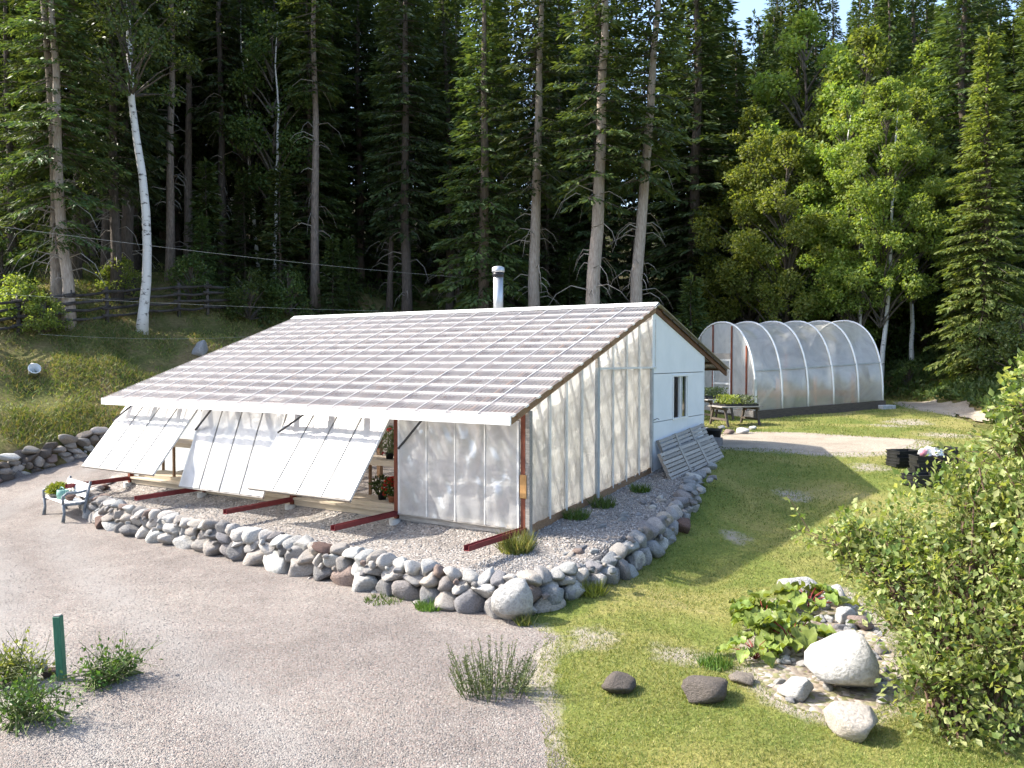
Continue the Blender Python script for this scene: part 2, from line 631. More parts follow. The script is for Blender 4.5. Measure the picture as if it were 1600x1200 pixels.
M['post_red'] = simple('red_brown_post', (0.12, 0.035, 0.022), (0.24, 0.075, 0.04), 5, 0.7, 0.3, 0.006)
M['post_orange'] = simple('orange_wood', (0.35, 0.18, 0.06), (0.5, 0.28, 0.11), 7, 0.75, 0.3, 0.006)
M['concrete'] = simple('concrete', (0.33, 0.33, 0.32), (0.5, 0.5, 0.48), 9, 0.9, 0.4, 0.01)
M['galv'] = simple('galvanised_steel', (0.40, 0.41, 0.42), (0.56, 0.57, 0.58), 4, 0.48, 0.1, 0.004, metallic=0.85)
M['black'] = simple('black_plastic', (0.012, 0.012, 0.013), (0.03, 0.03, 0.03), 8, 0.45, 0.2, 0.004)
M['black_metal'] = simple('black_metal', (0.015, 0.016, 0.02), (0.03, 0.03, 0.035), 8, 0.4, 0.1, 0.004)
M['cast_iron'] = simple('weathered_cast_iron', (0.07, 0.085, 0.10), (0.30, 0.33, 0.36), 8, 0.5, 0.3, 0.004)
M['teal'] = simple('faded_teal_plastic', (0.13, 0.27, 0.23), (0.2, 0.36, 0.31), 6, 0.5, 0.2, 0.004)
M['green_post'] = simple('green_painted_post', (0.03, 0.12, 0.075), (0.06, 0.19, 0.115), 9, 0.6, 0.4, 0.004, stretch=(4, 4, 0.8))
M['terracotta'] = simple('terracotta', (0.34, 0.13, 0.07), (0.45, 0.2, 0.12), 8, 0.8, 0.3, 0.004)
M['bucket'] = simple('white_bucket', (0.62, 0.64, 0.66), (0.75, 0.77, 0.78), 4, 0.5, 0.1, 0.004)
M['cable'] = simple('pale_cable', (0.35, 0.35, 0.32), (0.5, 0.5, 0.46), 4, 0.6, 0.0)
M['glass_dark'] = simple('dark_glass', (0.012, 0.015, 0.014), (0.02, 0.024, 0.022), 3, 0.05, 0.0, spec=0.8)
M['inner_dark'] = simple('dark_interior', (0.02, 0.018, 0.016), (0.035, 0.03, 0.026), 3, 0.9, 0.0)
M['soil'] = simple('potting_soil', (0.03, 0.022, 0.016), (0.06, 0.045, 0.03), 20, 0.95, 0.6, 0.02)
M['plastic_white'] = simple('white_plastic_bag', (0.65, 0.65, 0.63), (0.8, 0.8, 0.78), 6, 0.4, 0.4, 0.03)
M['pink'] = simple('pink_plastic', (0.45, 0.16, 0.22), (0.6, 0.28, 0.33), 6, 0.5, 0.2, 0.01)
M['rust'] = simple('orange_brown_boards', (0.50, 0.19, 0.07), (0.66, 0.32, 0.14), 5, 0.8, 0.2, 0.01)
M['film_flap'] = film_mat('white_poly_film', 0.08, 0.32, (0.70, 0.71, 0.72), 0.06, 0.3, 0.06, 2.5)
M['film_clear'] = film_mat('hazy_poly_film', 0.30, 0.5, (0.84, 0.85, 0.86), 0.16, 0.2, 0.2, 2.2)
M['film_gable'] = film_mat('translucent_wall_film', 0.18, 0.78, (0.62, 0.64, 0.645), 0.09, 0.28, 0.46, 2.6)  # strong mottle: blotches of light passing through are put into the film
M['film_end'] = film_mat('milky_end_film', 0.34, 0.6, (0.95, 0.94, 0.92), 0.08, 0.25, 0.2, 1.2)
M['film_diffuser'] = film_mat('added_diffuser_film', 0.30, 0.85, (0.84, 0.83, 0.80), 0.02, 0.4, 0.56, 1.9)  # added diffusing layer, its patches stand in for soft blotches of light
M['film_tunnel'] = film_mat('tunnel_poly_film', 0.52, 0.6, (0.95, 0.93, 0.89), 0.10, 0.2, 0.22, 0.9, (0.97, 0.95, 0.91))
M['roof_back'] = simple('opaque_back_roof', (0.3, 0.29, 0.28), (0.42, 0.41, 0.4), 3, 0.5, 0.1, 0.004)  # opaque stand-in on the unseen back slope, added to keep the room dark
M['roof_sheet'] = film_mat('clear_corrugated_plastic', 0.60, 0.45, (0.60, 0.565, 0.55), 0.07, 0.2, 0.16, 1.1, (0.95, 0.93, 0.91))
M['stone'] = stone_mat('field_stone', [(0.381, 0.358, 0.336), (0.560, 0.526, 0.493), (0.302, 0.280, 0.274), (0.493, 0.448, 0.398), (0.246, 0.241, 0.241), (0.600, 0.600, 0.571), (0.403, 0.370, 0.342), (0.302, 0.235, 0.207), (0.526, 0.504, 0.482), (0.347, 0.336, 0.330)])
M['stone_blue'] = stone_mat('blue_grey_stone', [(0.325, 0.336, 0.347), (0.403, 0.414, 0.414), (0.280, 0.274, 0.286), (0.370, 0.370, 0.381)])
M['stone_white'] = stone_mat('pale_stone', [(0.46, 0.45, 0.43), (0.53, 0.52, 0.50)], 7)
M['stone_brown'] = stone_mat('brown_stone', [(0.20, 0.17, 0.14), (0.27, 0.235, 0.20), (0.15, 0.13, 0.115), (0.33, 0.31, 0.28)])
M['stone_red'] = stone_mat('reddish_stone', [(0.17, 0.115, 0.10), (0.2, 0.14, 0.12)])


def birch_bark():
    m, nt, N, L, P = new_mat('birch_bark')
    v = coords(N)
    mp = N.new('ShaderNodeMapping')
    mp.inputs['Scale'].default_value = (2.5, 2.5, 5.5)
    L.new(v, mp.inputs[0])
    n = noise(N, L, 1.3, 5, 0.6, mp.outputs[0])
    r = ramp(N, [(0.0, (0.045, 0.04, 0.035)), (0.36, (0.09, 0.08, 0.075)), (0.42, (0.60, 0.58, 0.55)), (1.0, (0.72, 0.71, 0.69))])
    L.new(n.outputs[0], r.inputs[0])
    L.new(r.outputs[0], P.inputs['Base Color'])
    P.inputs['Roughness'].default_value = 0.7
    return m


M['bark_birch'] = birch_bark()

# ------------------------------------------------------------------ terrain
YAW = 0.573
X0, Y0 = 0.231, 14.188
SV, CV = math.sin(YAW), math.cos(YAW)


def SW(s, w):
    """greenhouse plan coordinates (s into the house, w along its front to the left) to world x, y"""
    return (X0 + SV * s - CV * w, Y0 + CV * s + SV * w)


def toSW(x, y):
    return ((x - X0) * SV + (y - Y0) * CV, -(x - X0) * CV + (y - Y0) * SV)


YARD = np.array([(-80, -30), (-80, 18), (-24, 20.5), (-14.3, 22.5), (-12.7, 25.7), (-9, 31), (-2, 36), (4, 41), (9, 43.5), (15.5, 41), (17.4, 36), (16.8, 31),
                 (15.5, 27), (15.2, 22), (17, 16), (24, 10), (80, 0), (80, -30)], float)


def poly_dist(x, y, poly, closed=True):
    d = np.full(x.shape, 1e9)
    n = len(poly)
    for i in range(n if closed else n - 1):
        a = poly[i]
        b = poly[(i + 1) % n]
        ab = b - a
        t = np.clip(((x - a[0]) * ab[0] + (y - a[1]) * ab[1]) / (ab @ ab), 0, 1)
        d = np.minimum(d, np.hypot(x - a[0] - t * ab[0], y - a[1] - t * ab[1]))
    return d


def inside(x, y, poly):
    c = np.zeros(x.shape, bool)
    n = len(poly)
    j = n - 1
    for i in range(n):
        xi, yi = poly[i]
        xj, yj = poly[j]
        hit = ((yi > y) != (yj > y)) & (x < (xj - xi) * (y - yi) / (yj - yi + 1e-12) + xi)
        c ^= hit
        j = i
    return c


G_S = [-40, -20, -8, -2, 0, 2, 5, 8.4, 12, 19, 24, 40, 80]
G_Z = [-1.0, -0.85, -0.72, -0.62, -0.33, 0.0, 0.37, 0.70, 0.72, 0.76, 1.08, 1.35, 1.5]


def sstep(a, b, x):
    t = np.clip((x - a) / (b - a), 0, 1)
    return t * t * (3 - 2 * t)


def outside_d(x, y):
    d = poly_dist(x, y, YARD)
    return np.where(inside(x, y, YARD), -d, d)


def terrain(x, y):
    x = np.asarray(x, float)
    y = np.asarray(y, float)
    s, w = toSW(x, y)
    z = np.interp(s, G_S, G_Z)
    z = z - 0.42 * sstep(0.6, 3.2, -w) * sstep(-2, 1.5, s) * (1 - sstep(7, 13, s))
    d = np.maximum(outside_d(x, y), 0)
    left = 1 - sstep(-8, 4, x)
    slope = 0.36 + 0.14 * left
    stepz = 0.62 * left * sstep(0.0, 0.12, d) + 0.25 * (1 - left) * sstep(0, 1.5, d)
    h = stepz + slope * np.minimum(d, 9) + 0.30 * np.clip(d - 9, 0, 60)
    rough = sstep(0, 3, d)
    bumps = (0.16 * np.sin(1.3 * x + 0.7 * y) + 0.12 * np.sin(0.9 * x - 1.7 * y + 1) + 0.07 * np.sin(2.9 * x + 2.3 * y)) * rough
    bumps = bumps + 0.018 * np.sin(0.8 * x + 1.1 * y) * np.sin(1.2 * x - 0.5 * y)
    return z + h + bumps


def tz(x, y):
    return float(terrain(np.array([x]), np.array([y]))[0])


def ray(px, py):
    c, s = math.cos(PITCH), math.sin(PITCH)
    u = (px - 800) / FPX
    v = (600 - py) / FPX
    return Vector((u, c + v * s, -s + v * c))


def at(px, py, zf=None):
    """the ground point that the photograph shows at a pixel"""
    d = ray(px, py)
    zf = zf or tz
    p = None
    t = 4.0
    while t < 120:
        q = d * t
        if 3.0 + q.z <= zf(q.x, q.y):
            lo, hi = t - 0.1, t
            for _ in range(12):
                m_ = (lo + hi) / 2
                q = d * m_
                if 3.0 + q.z <= zf(q.x, q.y):
                    hi = m_
                else:
                    lo = m_
            q = d * hi
            return Vector((q.x, q.y, zf(q.x, q.y)))
        t += 0.1
    q = d * 60
    return Vector((q.x, q.y, tz(q.x, q.y)))


def pad_z(x, y):
    s, w = toSW(x, y)
    return float(np.interp(s, [-2.6, -0.3, 0.1, 5.2, 8.4, 11], [-0.2, -0.19, 0.0, 0.46, 0.84, 1.0]))


def colx(px, Y):
    """world x of an image column at a depth"""
    return (px - 800) / FPX * Y


def wob(x, y, a=0.12):
    return a * (math.sin(3.1 * x + 1.7 * y) + math.sin(5.3 * y - 2.2 * x + 1)) * 0.5


def resample(poly, step, closed=True, jit=0.0):
    out = []
    n = len(poly)
    for i in range(n if closed else n - 1):
        a = Vector(poly[i])
        b = Vector(poly[(i + 1) % n])
        k = max(1, int((b - a).length / step))
        for j in range(k):
            p = a.lerp(b, j / k)
            if jit:
                p = p + Vector((wob(p.x, p.y, jit), wob(p.y + 5, p.x, jit)))
            out.append(p)
    if not closed:
        out.append(Vector(poly[-1]))
    return out


def smooth_poly(poly, it=2, closed=True):
    P = [Vector(p) for p in poly]
    for _ in range(it):
        Q = []
        n = len(P)
        for i in range(n if closed else n - 1):
            a, b = P[i], P[(i + 1) % n]
            Q += [a.lerp(b, 0.25), a.lerp(b, 0.75)]
        P = Q
    return P


def sheet(name, poly, step, zf, dz, mat, jit=0.1, bstep=None, skirt=0.0):
    b = resample(poly, bstep or step, True, jit)
    n = len(b)
    arr = np.array([(p.x, p.y) for p in b])
    x0, y0 = arr.min(0)
    x1, y1 = arr.max(0)
    gx, gy = np.meshgrid(np.arange(x0, x1, step), np.arange(y0, y1, step))
    gx = gx.ravel() + RNG.uniform(-0.2, 0.2, gx.size) * step
    gy = gy.ravel() + RNG.uniform(-0.2, 0.2, gy.size) * step
    ok = inside(gx, gy, arr)
    ok &= poly_dist(gx, gy, arr) > step * 0.3
    pts = b + [Vector((a, c)) for a, c in zip(gx[ok], gy[ok])]
    edges = [(i, (i + 1) % n) for i in range(n)]
    vs_, es_, fs_, ov, oe, of = delaunay_2d_cdt([Vector((p[0], p[1])) for p in pts], edges, [list(range(n))], 1, 1e-5)
    V = [(p.x, p.y, zf(p.x, p.y) + dz) for p in vs_]
    F = [tuple(f) for f in fs_]
    if skirt:
        base = len(V)
        V += [(V[i][0], V[i][1], V[i][2] - skirt) for i in range(n)]
        F += [(i, (i + 1) % n, base + (i + 1) % n, base + i) for i in range(n)]
    me = bpy.data.meshes.new(name)
    me.from_pydata(V, [], F)
    me.materials.append(mat)
    bm = bmesh.new()
    bm.from_mesh(me)
    bmesh.ops.recalc_face_normals(bm, faces=bm.faces)
    up = sum(f.normal.z * f.calc_area() for f in bm.faces)
    if up < 0:
        bmesh.ops.reverse_faces(bm, faces=bm.faces)
    bm.to_mesh(me)
    bm.free()
    me.polygons.foreach_set('use_smooth', [True] * len(me.polygons))
    return struct(link(name, me))


# far terrain sheet: the whole land, dipped a little where the other sheets lie on it
def grid_sheet(name, xs, ys, mat, dz=0.0):
    gx, gy = np.meshgrid(xs, ys)
    z = terrain(gx.ravel(), gy.ravel()).reshape(gx.shape) + dz
    V = np.stack([gx, gy, z], -1).reshape(-1, 3)
    nx, ny = len(xs), len(ys)
    i = np.arange(ny - 1)[:, None] * nx + np.arange(nx - 1)[None, :]
    F = np.stack([i, i + 1, i + nx + 1, i + nx], -1).reshape(-1, 4)
    return V, F


xs = np.concatenate([np.linspace(-400, -45, 30)[:-1], np.arange(-45, 45, 0.5), np.linspace(45, 400, 30)])
ys = np.concatenate([np.linspace(-120, -4, 12)[:-1], np.arange(-4, 65, 0.5), np.linspace(65, 500, 40)])
V, F = grid_sheet('ground', xs, ys, None)
dd = outside_d(V[:, 0], V[:, 1])
V[:, 2] -= 0.06
fc = V[F].mean(1)
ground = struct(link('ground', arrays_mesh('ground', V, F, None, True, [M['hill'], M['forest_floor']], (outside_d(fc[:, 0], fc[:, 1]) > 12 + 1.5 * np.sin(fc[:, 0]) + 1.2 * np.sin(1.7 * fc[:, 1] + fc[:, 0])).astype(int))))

# plan outlines
PAD_FRONT = [(-2.3, -0.35), (-2.2, 1.6), (-2.1, 3.7), (-1.95, 6.0), (-1.85, 8.0), (-1.7, 9.4), (-1.35, 10.6), (-0.8, 11.7), (0.3, 12.5)]
EDGE_PX = [(1135, 716), (1112, 732), (1092, 750), (1084, 775), (1078, 800), (1056, 834), (1026, 864), (994, 892), (958, 908), (905, 928), (864, 948), (815, 966)]
PAD_RIGHT = [(9.5, -0.25), (7.6, -0.45)]
for _a, _b in EDGE_PX:
    _p = at(_a, _b)
    _s, _w = toSW(_p.x, _p.y)
    PAD_RIGHT.append((_s + 0.12, _w + 0.26))
pad_poly = [SW(s, w) for s, w in (PAD_FRONT + [(9.5, 12.3)] + PAD_RIGHT)]
drive_in = [at(850, 992), at(838, 1062)]
drive_poly = [(-40, -3), (-40, 19.0), (-24, 20.4), (-14.35, 22.4), (-12.8, 25.6), (-9.2, 30.7), (-5, 33)] + [SW(9.5, 12.0), SW(0.3, 12.2), SW(-1.2, 10), SW(-1.6, 5), SW(-1.6, 0.3)] + \
    [(drive_in[0].x, drive_in[0].y), (drive_in[1].x + 0.0, drive_in[1].y), (0.32, 7.2), (0.35, 4.0), (1.0, -3)]
drive_poly = [tuple(p)[:2] for p in drive_poly]
lawn_poly = [SW(-1.6, 0.2), SW(3, 0.5), SW(9.5, 0.2), SW(16, 6), (2, 33), (6, 40), (9, 42.8), (15, 40.3), (16.8, 36), (16.2, 31), (15.0, 27), (14.7, 22), (16.5, 15.7), (30, 6), (30, -3), (0.3, -3), (-0.3, 4.0), (-0.3, 7.2), (drive_in[1].x - 0.7, drive_in[1].y), (drive_in[0].x - 0.7, drive_in[0].y)]
tzf = lambda x, y: tz(x, y)
struct(sheet('driveway', drive_poly, 0.4, tzf, 0.002, M['gravel_drive'], 0.2, 0.15))
struct(sheet('lawn', lawn_poly, 0.28, tzf, -0.002, M['lawn'], 0.1, 0.25))
pad_b = sheet('gravel_bed', pad_poly, 0.35, pad_z, 0.0, M['gravel_pad'], 0.05, 0.25, skirt=0.75)
path_px = [(1100, 690), (1150, 676), (1230, 676), (1330, 683), (1440, 687), (1420, 699), (1360, 708), (1290, 707), (1215, 701), (1130, 701)]
path_poly = smooth_poly([tuple(at(a, b))[:2] for a, b in path_px], 2)
struct(sheet('path', path_poly, 0.28, tzf, 0.003, M['dirt_mottle'], 0.22, 0.15))
track_px = [(1400, 628), (1450, 622), (1520, 633), (1592, 652), (1590, 668), (1500, 648), (1440, 640)]
track_poly = smooth_poly([tuple(at(a, b))[:2] for a, b in track_px], 2)
struct(sheet('track', track_poly, 0.28, tzf, 0.003, M['dirt_mottle'], 0.2, 0.2))
# tyre tracks packed into the driveway
dm = bpy.data.objects['driveway'].data
dv_ = np.zeros(len(dm.vertices) * 3)
dm.vertices.foreach_get('co', dv_)
dv_ = dv_.reshape(-1, 3)
packed = np.zeros(len(dv_))
for trk in ([(2, 0), (-2.0, 6.5), (-5.2, 10.5), (-8.5, 14.5), (-11.2, 18.5), (-11.5, 23), (-8.5, 29)], [(-14, 2), (-8, 7), (-7.2, 10.5), (-10, 15), (-13.5, 18), (-25, 18.5)]):
    cl = [tuple(p) for p in smooth_poly(trk, 3, False)]
    cl = np.array(cl)
    dc = poly_dist(dv_[:, 0], dv_[:, 1], cl, False)
    packed = np.maximum(packed, np.exp(-((dc - 0.75) / 0.32) ** 2))
pa_ = dm.attributes.new('packed', 'FLOAT', 'POINT')
pa_.data.foreach_set('value', packed.astype(np.float32))

# worn places in the lawn: a mask that the lawn material mixes earth by
bed_px = [(1165, 1040), (1195, 970), (1235, 930), (1300, 918), (1345, 945), (1385, 1000), (1420, 1080), (1330, 1130), (1220, 1100)]
bed_poly = smooth_poly([tuple(at(a, b))[:2] for a, b in bed_px], 2)
lm = bpy.data.objects['lawn'].data
lv = np.zeros(len(lm.vertices) * 3)
lm.vertices.foreach_get('co', lv)
lv = lv.reshape(-1, 3)
bare = np.zeros(len(lv))
for pp, wd in ((path_poly, 0.9), (track_poly, 0.8), (bed_poly, 0.5)):
    arr = np.array([(p[0], p[1]) for p in pp])
    dd = poly_dist(lv[:, 0], lv[:, 1], arr)
    bare = np.maximum(bare, np.where(inside(lv[:, 0], lv[:, 1], arr), 1.0, np.clip(1 - dd / wd, 0, 1)))
dd = poly_dist(lv[:, 0], lv[:, 1], np.array([(p[0], p[1]) for p in drive_poly]))
bare = np.maximum(bare, np.clip(0.95 - dd / 0.5, 0, 1))
dd = poly_dist(lv[:, 0], lv[:, 1], np.array(pad_poly))
bare = np.maximum(bare, np.clip(0.9 - dd / 0.45, 0, 1))
WORN = []
for (a, b, ra) in [(925, 997, 0.45), (1062, 1024, 0.40), (1242, 775, 0.5), (1390, 665, 0.8), (1420, 660, 0.9), (1300, 700, 0.6), (1150, 840, 0.35), (1360, 730, 0.5), (1480, 680, 0.9)]:
    p = at(a, b)
    WORN.append((p.x, p.y, ra))
    dd = np.hypot(lv[:, 0] - p.x, (lv[:, 1] - p.y) * 0.8)
    bare = np.maximum(bare, 0.72 * np.clip(1.25 - dd / (ra * 1.5), 0, 1))
at_ = lm.attributes.new('bare', 'FLOAT', 'POINT')
at_.data.foreach_set('value', bare.astype(np.float32))

# ------------------------------------------------------------------ rocks
def rock_mesh(name, seed, facets=9, sub=3, flat=1.0, rough=0.06, tall=1.0):
    r = np.random.default_rng(seed)
    bm = bmesh.new()
    bmesh.ops.create_icosphere(bm, subdivisions=sub, radius=1.0)
    V = np.array([v.co[:] for v in bm.verts])
    for _ in range(facets):
        n = norm(r.normal(size=3))
        d = r.uniform(0.52, 0.82)
        k = V @ n
        V = np.where((k > d)[:, None], V - n * ((k - d) * 0.95)[:, None], V)
    ph = r.uniform(0, 6, (4, 3))
    fr = r.uniform(1.5, 4.5, (4, 3))
    dn = sum(np.sin(V @ fr[i] + ph[i, 0]) for i in range(4)) / 4
    fr2 = r.uniform(5, 11, (5, 3))
    ph2 = r.uniform(0, 6, 5)
    dn2 = sum(np.sin(V @ fr2[i] + ph2[i]) for i in range(5)) / 5
    V = V * (1 + rough * dn + rough * 0.45 * dn2)[:, None]
    V /= np.abs(V).max(0)
    V[:, 2] *= flat
    for v, c in zip(bm.verts, V):
        v.co = c
    me = bpy.data.meshes.new(name)
    bm.to_mesh(me)
    bm.free()
    me.polygons.foreach_set('use_smooth', [True] * len(me.polygons))
    return me


ROCKS = [rock_mesh('stone', 100 + i, 9 + i % 8, 3, 1.0, 0.07 + 0.015 * (i % 4)) for i in range(16)]
ROCK_SETS = {}


def rock_pool(mat):
    if mat not in ROCK_SETS:
        L_ = []
        for me in ROCKS:
            c = me.copy()
            c.materials.clear()
            c.materials.append(M[mat])
            L_.append(c)
        ROCK_SETS[mat] = L_
    return ROCK_SETS[mat]


def rock(name, mat, loc, dims, rz=0.0, parent=None, k=None, tilt=0.15):
    pool = rock_pool(mat)
    me = pool[k % len(pool)] if k is not None else random.choice(pool)
    o = link(name, me, parent, loc)
    o.scale = (dims[0] / 2, dims[1] / 2, dims[2] / 2)
    o.rotation_euler = (random.uniform(-tilt, tilt), random.uniform(-tilt, tilt), rz)
    return o


def dry_wall(root, path, zbot, ztop, courses, mat_pick, thick=0.4, lean=0.12, org=(0, 0, 0), base_scale=1.0):
    """courses of field stones along a plan polyline (world coordinates), each stone a child"""
    P = [Vector(p) for p in path]
    seg = [(P[i + 1] - P[i]).length for i in range(len(P) - 1)]
    tot = sum(seg)
    org = Vector(org)

    def pt(t):
        t = max(0, min(tot - 1e-4, t))
        for i, l in enumerate(seg):
            if t <= l:
                return P[i].lerp(P[i + 1], t / l), (P[i + 1] - P[i]).normalized()
            t -= l
    n = 0
    for ci, (f0, f1, wlo, whi) in enumerate(courses):
        t = random.uniform(0, 0.1)
        while t < tot:
            wd = random.uniform(wlo, whi)
            p, d = pt(t + wd / 2)
            zb, zt = zbot(p.x, p.y), ztop(p.x, p.y)
            hgt = (zt - zb)
            z0 = zb + hgt * f0
            z1 = zb + hgt * f1
            hh = (z1 - z0) * random.uniform(1.0, 1.55)
            nrm = Vector((-d.y, d.x))
            q = p + nrm * (lean * (f0 + f1) / 2 + random.uniform(-0.03, 0.03))
            o = rock('stone', mat_pick(ci), Vector((q.x, q.y, (z0 + z1) / 2 + random.uniform(-0.02, 0.02))) - org, (wd * 1.1, thick * random.uniform(0.8, 1.15), hh * 1.08), math.atan2(d.y, d.x) + random.uniform(-0.25, 0.25), root, tilt=0.4)
            if random.random() < 0.5:
                o.rotation_euler[2] += math.pi
            t += wd * random.uniform(0.93, 1.0)
            n += 1
            # chink stones
            if random.random() < 0.35:
                q2 = p + d * wd * 0.52 - nrm * 0.06
                s_ = random.uniform(0.07, 0.13)
                rock('stone', mat_pick(ci), Vector((q2.x, q2.y, z0 + s_ * 0.4)) - org, (s_ * 1.3, s_, s_), random.uniform(0, 3), root)
    return n


def pick_front(ci):
    return random.choices(['stone', 'stone_red', 'stone_white', 'stone_blue'], [0.74, 0.03, 0.17, 0.06])[0]


wf = [SW(s - 0.12, w) for s, w in PAD_FRONT]
wf = [tuple(p) for p in smooth_poly(wf, 1, False)]
wf = [SW(-2.42, -0.1)] + [p for p in wf[1:]]
front_root = empty('stone_wall', (*SW(-2.3, 4), -0.65))
tag(front_root, 'low dry wall of rounded field stones holding up the gravel bed along the driveway', 'stone wall')
wf_r = list(reversed(wf)) + [tuple(at(a, b))[:2] for a, b in ((778, 962), (838, 956), (880, 940), (912, 926))]
org = tuple(front_root.location)
edge_line = [tuple(at(a, b))[:2] for a, b in ((905, 926), (952, 908), (992, 890), (1024, 862), (1054, 832), (1076, 800), (1084, 776), (1092, 752))]
dry_wall(front_root, wf_r, lambda x, y: tz(x, y) - 0.06, lambda x, y: pad_z(x, y) + 0.10,
         [(0.0, 0.52, 0.34, 0.64), (0.46, 0.80, 0.26, 0.46), (0.76, 1.06, 0.2, 0.36)], pick_front, 0.44, 0.16, org)
for _ in range(46):   # cap stones strewn on the bed's edge
    i = random.uniform(0.02, 0.98) * (len(wf_r) - 1)
    a, b = Vector(wf_r[int(i)]), Vector(wf_r[int(i) + 1])
    d = (b - a).normalized()
    q = a.lerp(b, i % 1) + Vector((-d.y, d.x)) * random.uniform(0.2, 0.42)
    s_ = random.uniform(0.1, 0.24)
    rock('stone', pick_front(0), Vector((q.x, q.y, pad_z(q.x, q.y) + s_ * 0.15)) - Vector(org), (s_ * 1.4, s_, s_ * 0.8), random.uniform(0, 3), front_root)

# ------------------------------------------------------------------ boulders along the bed's right edge
edge_root = empty('stone_border', (*SW(1, -2), -0.2))
tag(edge_root, 'curving border of grey boulders between the shaded gravel bed and the lawn', 'stone border')
eorg = Vector(edge_root.location)
dry_wall(edge_root, edge_line, lambda x, y: tz(x, y) - 0.05, lambda x, y: max(tz(x, y) + 0.2, pad_z(x, y) + 0.04), [(0.0, 0.5, 0.26, 0.46), (0.46, 1.0, 0.2, 0.4)],
         lambda ci: random.choices(['stone', 'stone_blue'], [0.4, 0.6])[0], 0.4, 0.16, tuple(eorg))


def px_rock(px, py, wpx, hpx, mat, k, root=None, name='stone', depth=1.0, zf=None, rz=0.0, tilt=0.1, org=None):
    """a rock whose foot stands on the ground at a pixel, with its seen width and height in pixels"""
    p = at(px, py, zf)
    sc = p.y / FPX
    w_, h_ = wpx * sc, hpx * sc
    dv = Vector((p.x, p.y)).normalized()
    q = Vector((p.x + dv.x * w_ * depth * 0.4, p.y + dv.y * w_ * depth * 0.4, 0))
    q.z = p.z + h_ * 0.37
    if org is not None:
        q = q - org
    return rock(name, mat, q, (w_ * 1.06, w_ * depth * 1.06, h_ * 1.14), rz - math.atan2(p.x, p.y), root, k, tilt)


blk = lambda x, y: tz(x, y)
# (foot px, foot py, width, height, material)
for i, (a, b, w_, h_, mt) in enumerate([
        (858, 952, 46, 46, 'stone_blue'), (892, 938, 30, 28, 'stone_blue'), (884, 920, 24, 20, 'stone'), (905, 920, 34, 30, 'stone_blue'),
        (948, 914, 36, 36, 'stone_blue'), (972, 906, 32, 40, 'stone_blue'), (995, 892, 26, 32, 'stone_white'), (935, 890, 30, 24, 'stone_blue'),
        (912, 896, 36, 26, 'stone_white'), (864, 886, 46, 22, 'stone'), (886, 900, 32, 24, 'stone'), (850, 908, 40, 20, 'stone'),
        (840, 905, 24, 14, 'stone'), (1018, 872, 44, 30, 'stone_blue'), (1036, 852, 36, 30, 'stone_blue'), (1060, 834, 36, 34, 'stone_red'),
        (1036, 832, 30, 20, 'stone_blue'), (1072, 808, 26, 20, 'stone'), (1084, 800, 18, 14, 'stone_white'), (1078, 782, 20, 16, 'stone'),
        (1088, 786, 16, 12, 'stone_white'), (1080, 770, 20, 16, 'stone'), (1086, 760, 20, 14, 'stone_white'), (1096, 748, 20, 14, 'stone_blue'),
        (1104, 742, 18, 12, 'stone'), (1112, 734, 16, 12, 'stone_blue'), (985, 872, 20, 14, 'stone_blue'), (972, 882, 18, 14, 'stone')]):
    px_rock(a, b, w_, h_, mt, i * 3 + 1, edge_root, zf=blk, org=eorg)
for _ in range(60):
    s, w = random.uniform(-1.2, 5.5), random.uniform(-2.0, -0.9)
    x, y = SW(s, w)
    s_ = random.uniform(0.06, 0.16)
    rock('stone', random.choice(['stone_blue', 'stone', 'stone_blue']), Vector((x, y, pad_z(x, y) + s_ * 0.12)) - eorg, (s_ * 1.4, s_, s_ * 0.8), random.uniform(0, 3), edge_root)
cb = px_rock(801, 976, 72, 74, 'stone_white', 9, None, 'boulder', 0.8, rz=0.3)
tag(cb, 'biggest pale boulder standing at the near corner of the stone wall', 'boulder')

# ------------------------------------------------------------------ left retaining wall below the hillside
lw_path = [(-24, 20.4), (-19, 21.4), (-14.35, 22.4), (-12.8, 25.6), (-9.2, 30.7), (-6.5, 32.8)]
left_root = empty('retaining_wall', (-14, 23, tz(-13.9, 23)))
tag(left_root, 'brown retaining wall of flat and round stones at the foot of the grassy hillside', 'retaining wall')
dry_wall(left_root, [(p[0] + 0.1, p[1] - 0.1) for p in lw_path], lambda x, y: tz(x + 0.5, y - 0.4) - 0.05, lambda x, y: tz(x + 0.5, y - 0.4) + 0.72,
         [(0, 0.3, 0.32, 0.6), (0.28, 0.52, 0.25, 0.5), (0.5, 0.76, 0.3, 0.6), (0.74, 1.0, 0.35, 0.7)],
         lambda ci: random.choices(['stone', 'stone_brown'], [0.75, 0.25] if ci < 2 else [0.15, 0.85])[0], 0.4, 0.14, tuple(left_root.location))

# ------------------------------------------------------------------ THE GREENHOUSE
gh = empty('greenhouse', (X0, Y0, 0), -YAW)
tag(gh, 'long white greenhouse with clear corrugated roof and propped open front flaps', 'greenhouse')
WL = 11.29          # length of the front
BAY = WL / 4
SR, ZR = 5.317, 4.188
SE, ZE = -0.651, 2.066
SB, ZB = 10.14, 2.69
XR = 0.11           # roof's right end
XL = -WL - 0.02
slope_f = (ZR - ZE) / (SR - SE)
slope_b = (ZR - ZB) / (SB - SR)
SF = math.sqrt(1 + slope_f ** 2)
SBK = math.sqrt(1 + slope_b ** 2)


def rz_(y):
    return ZE + (y - SE) * slope_f if y <= SR else ZR - (y - SR) * slope_b


# corrugated roof sheets: each overlaps its neighbour by one wave
NSH = 17
SHW = (XR - XL) / NSH
NW = 8


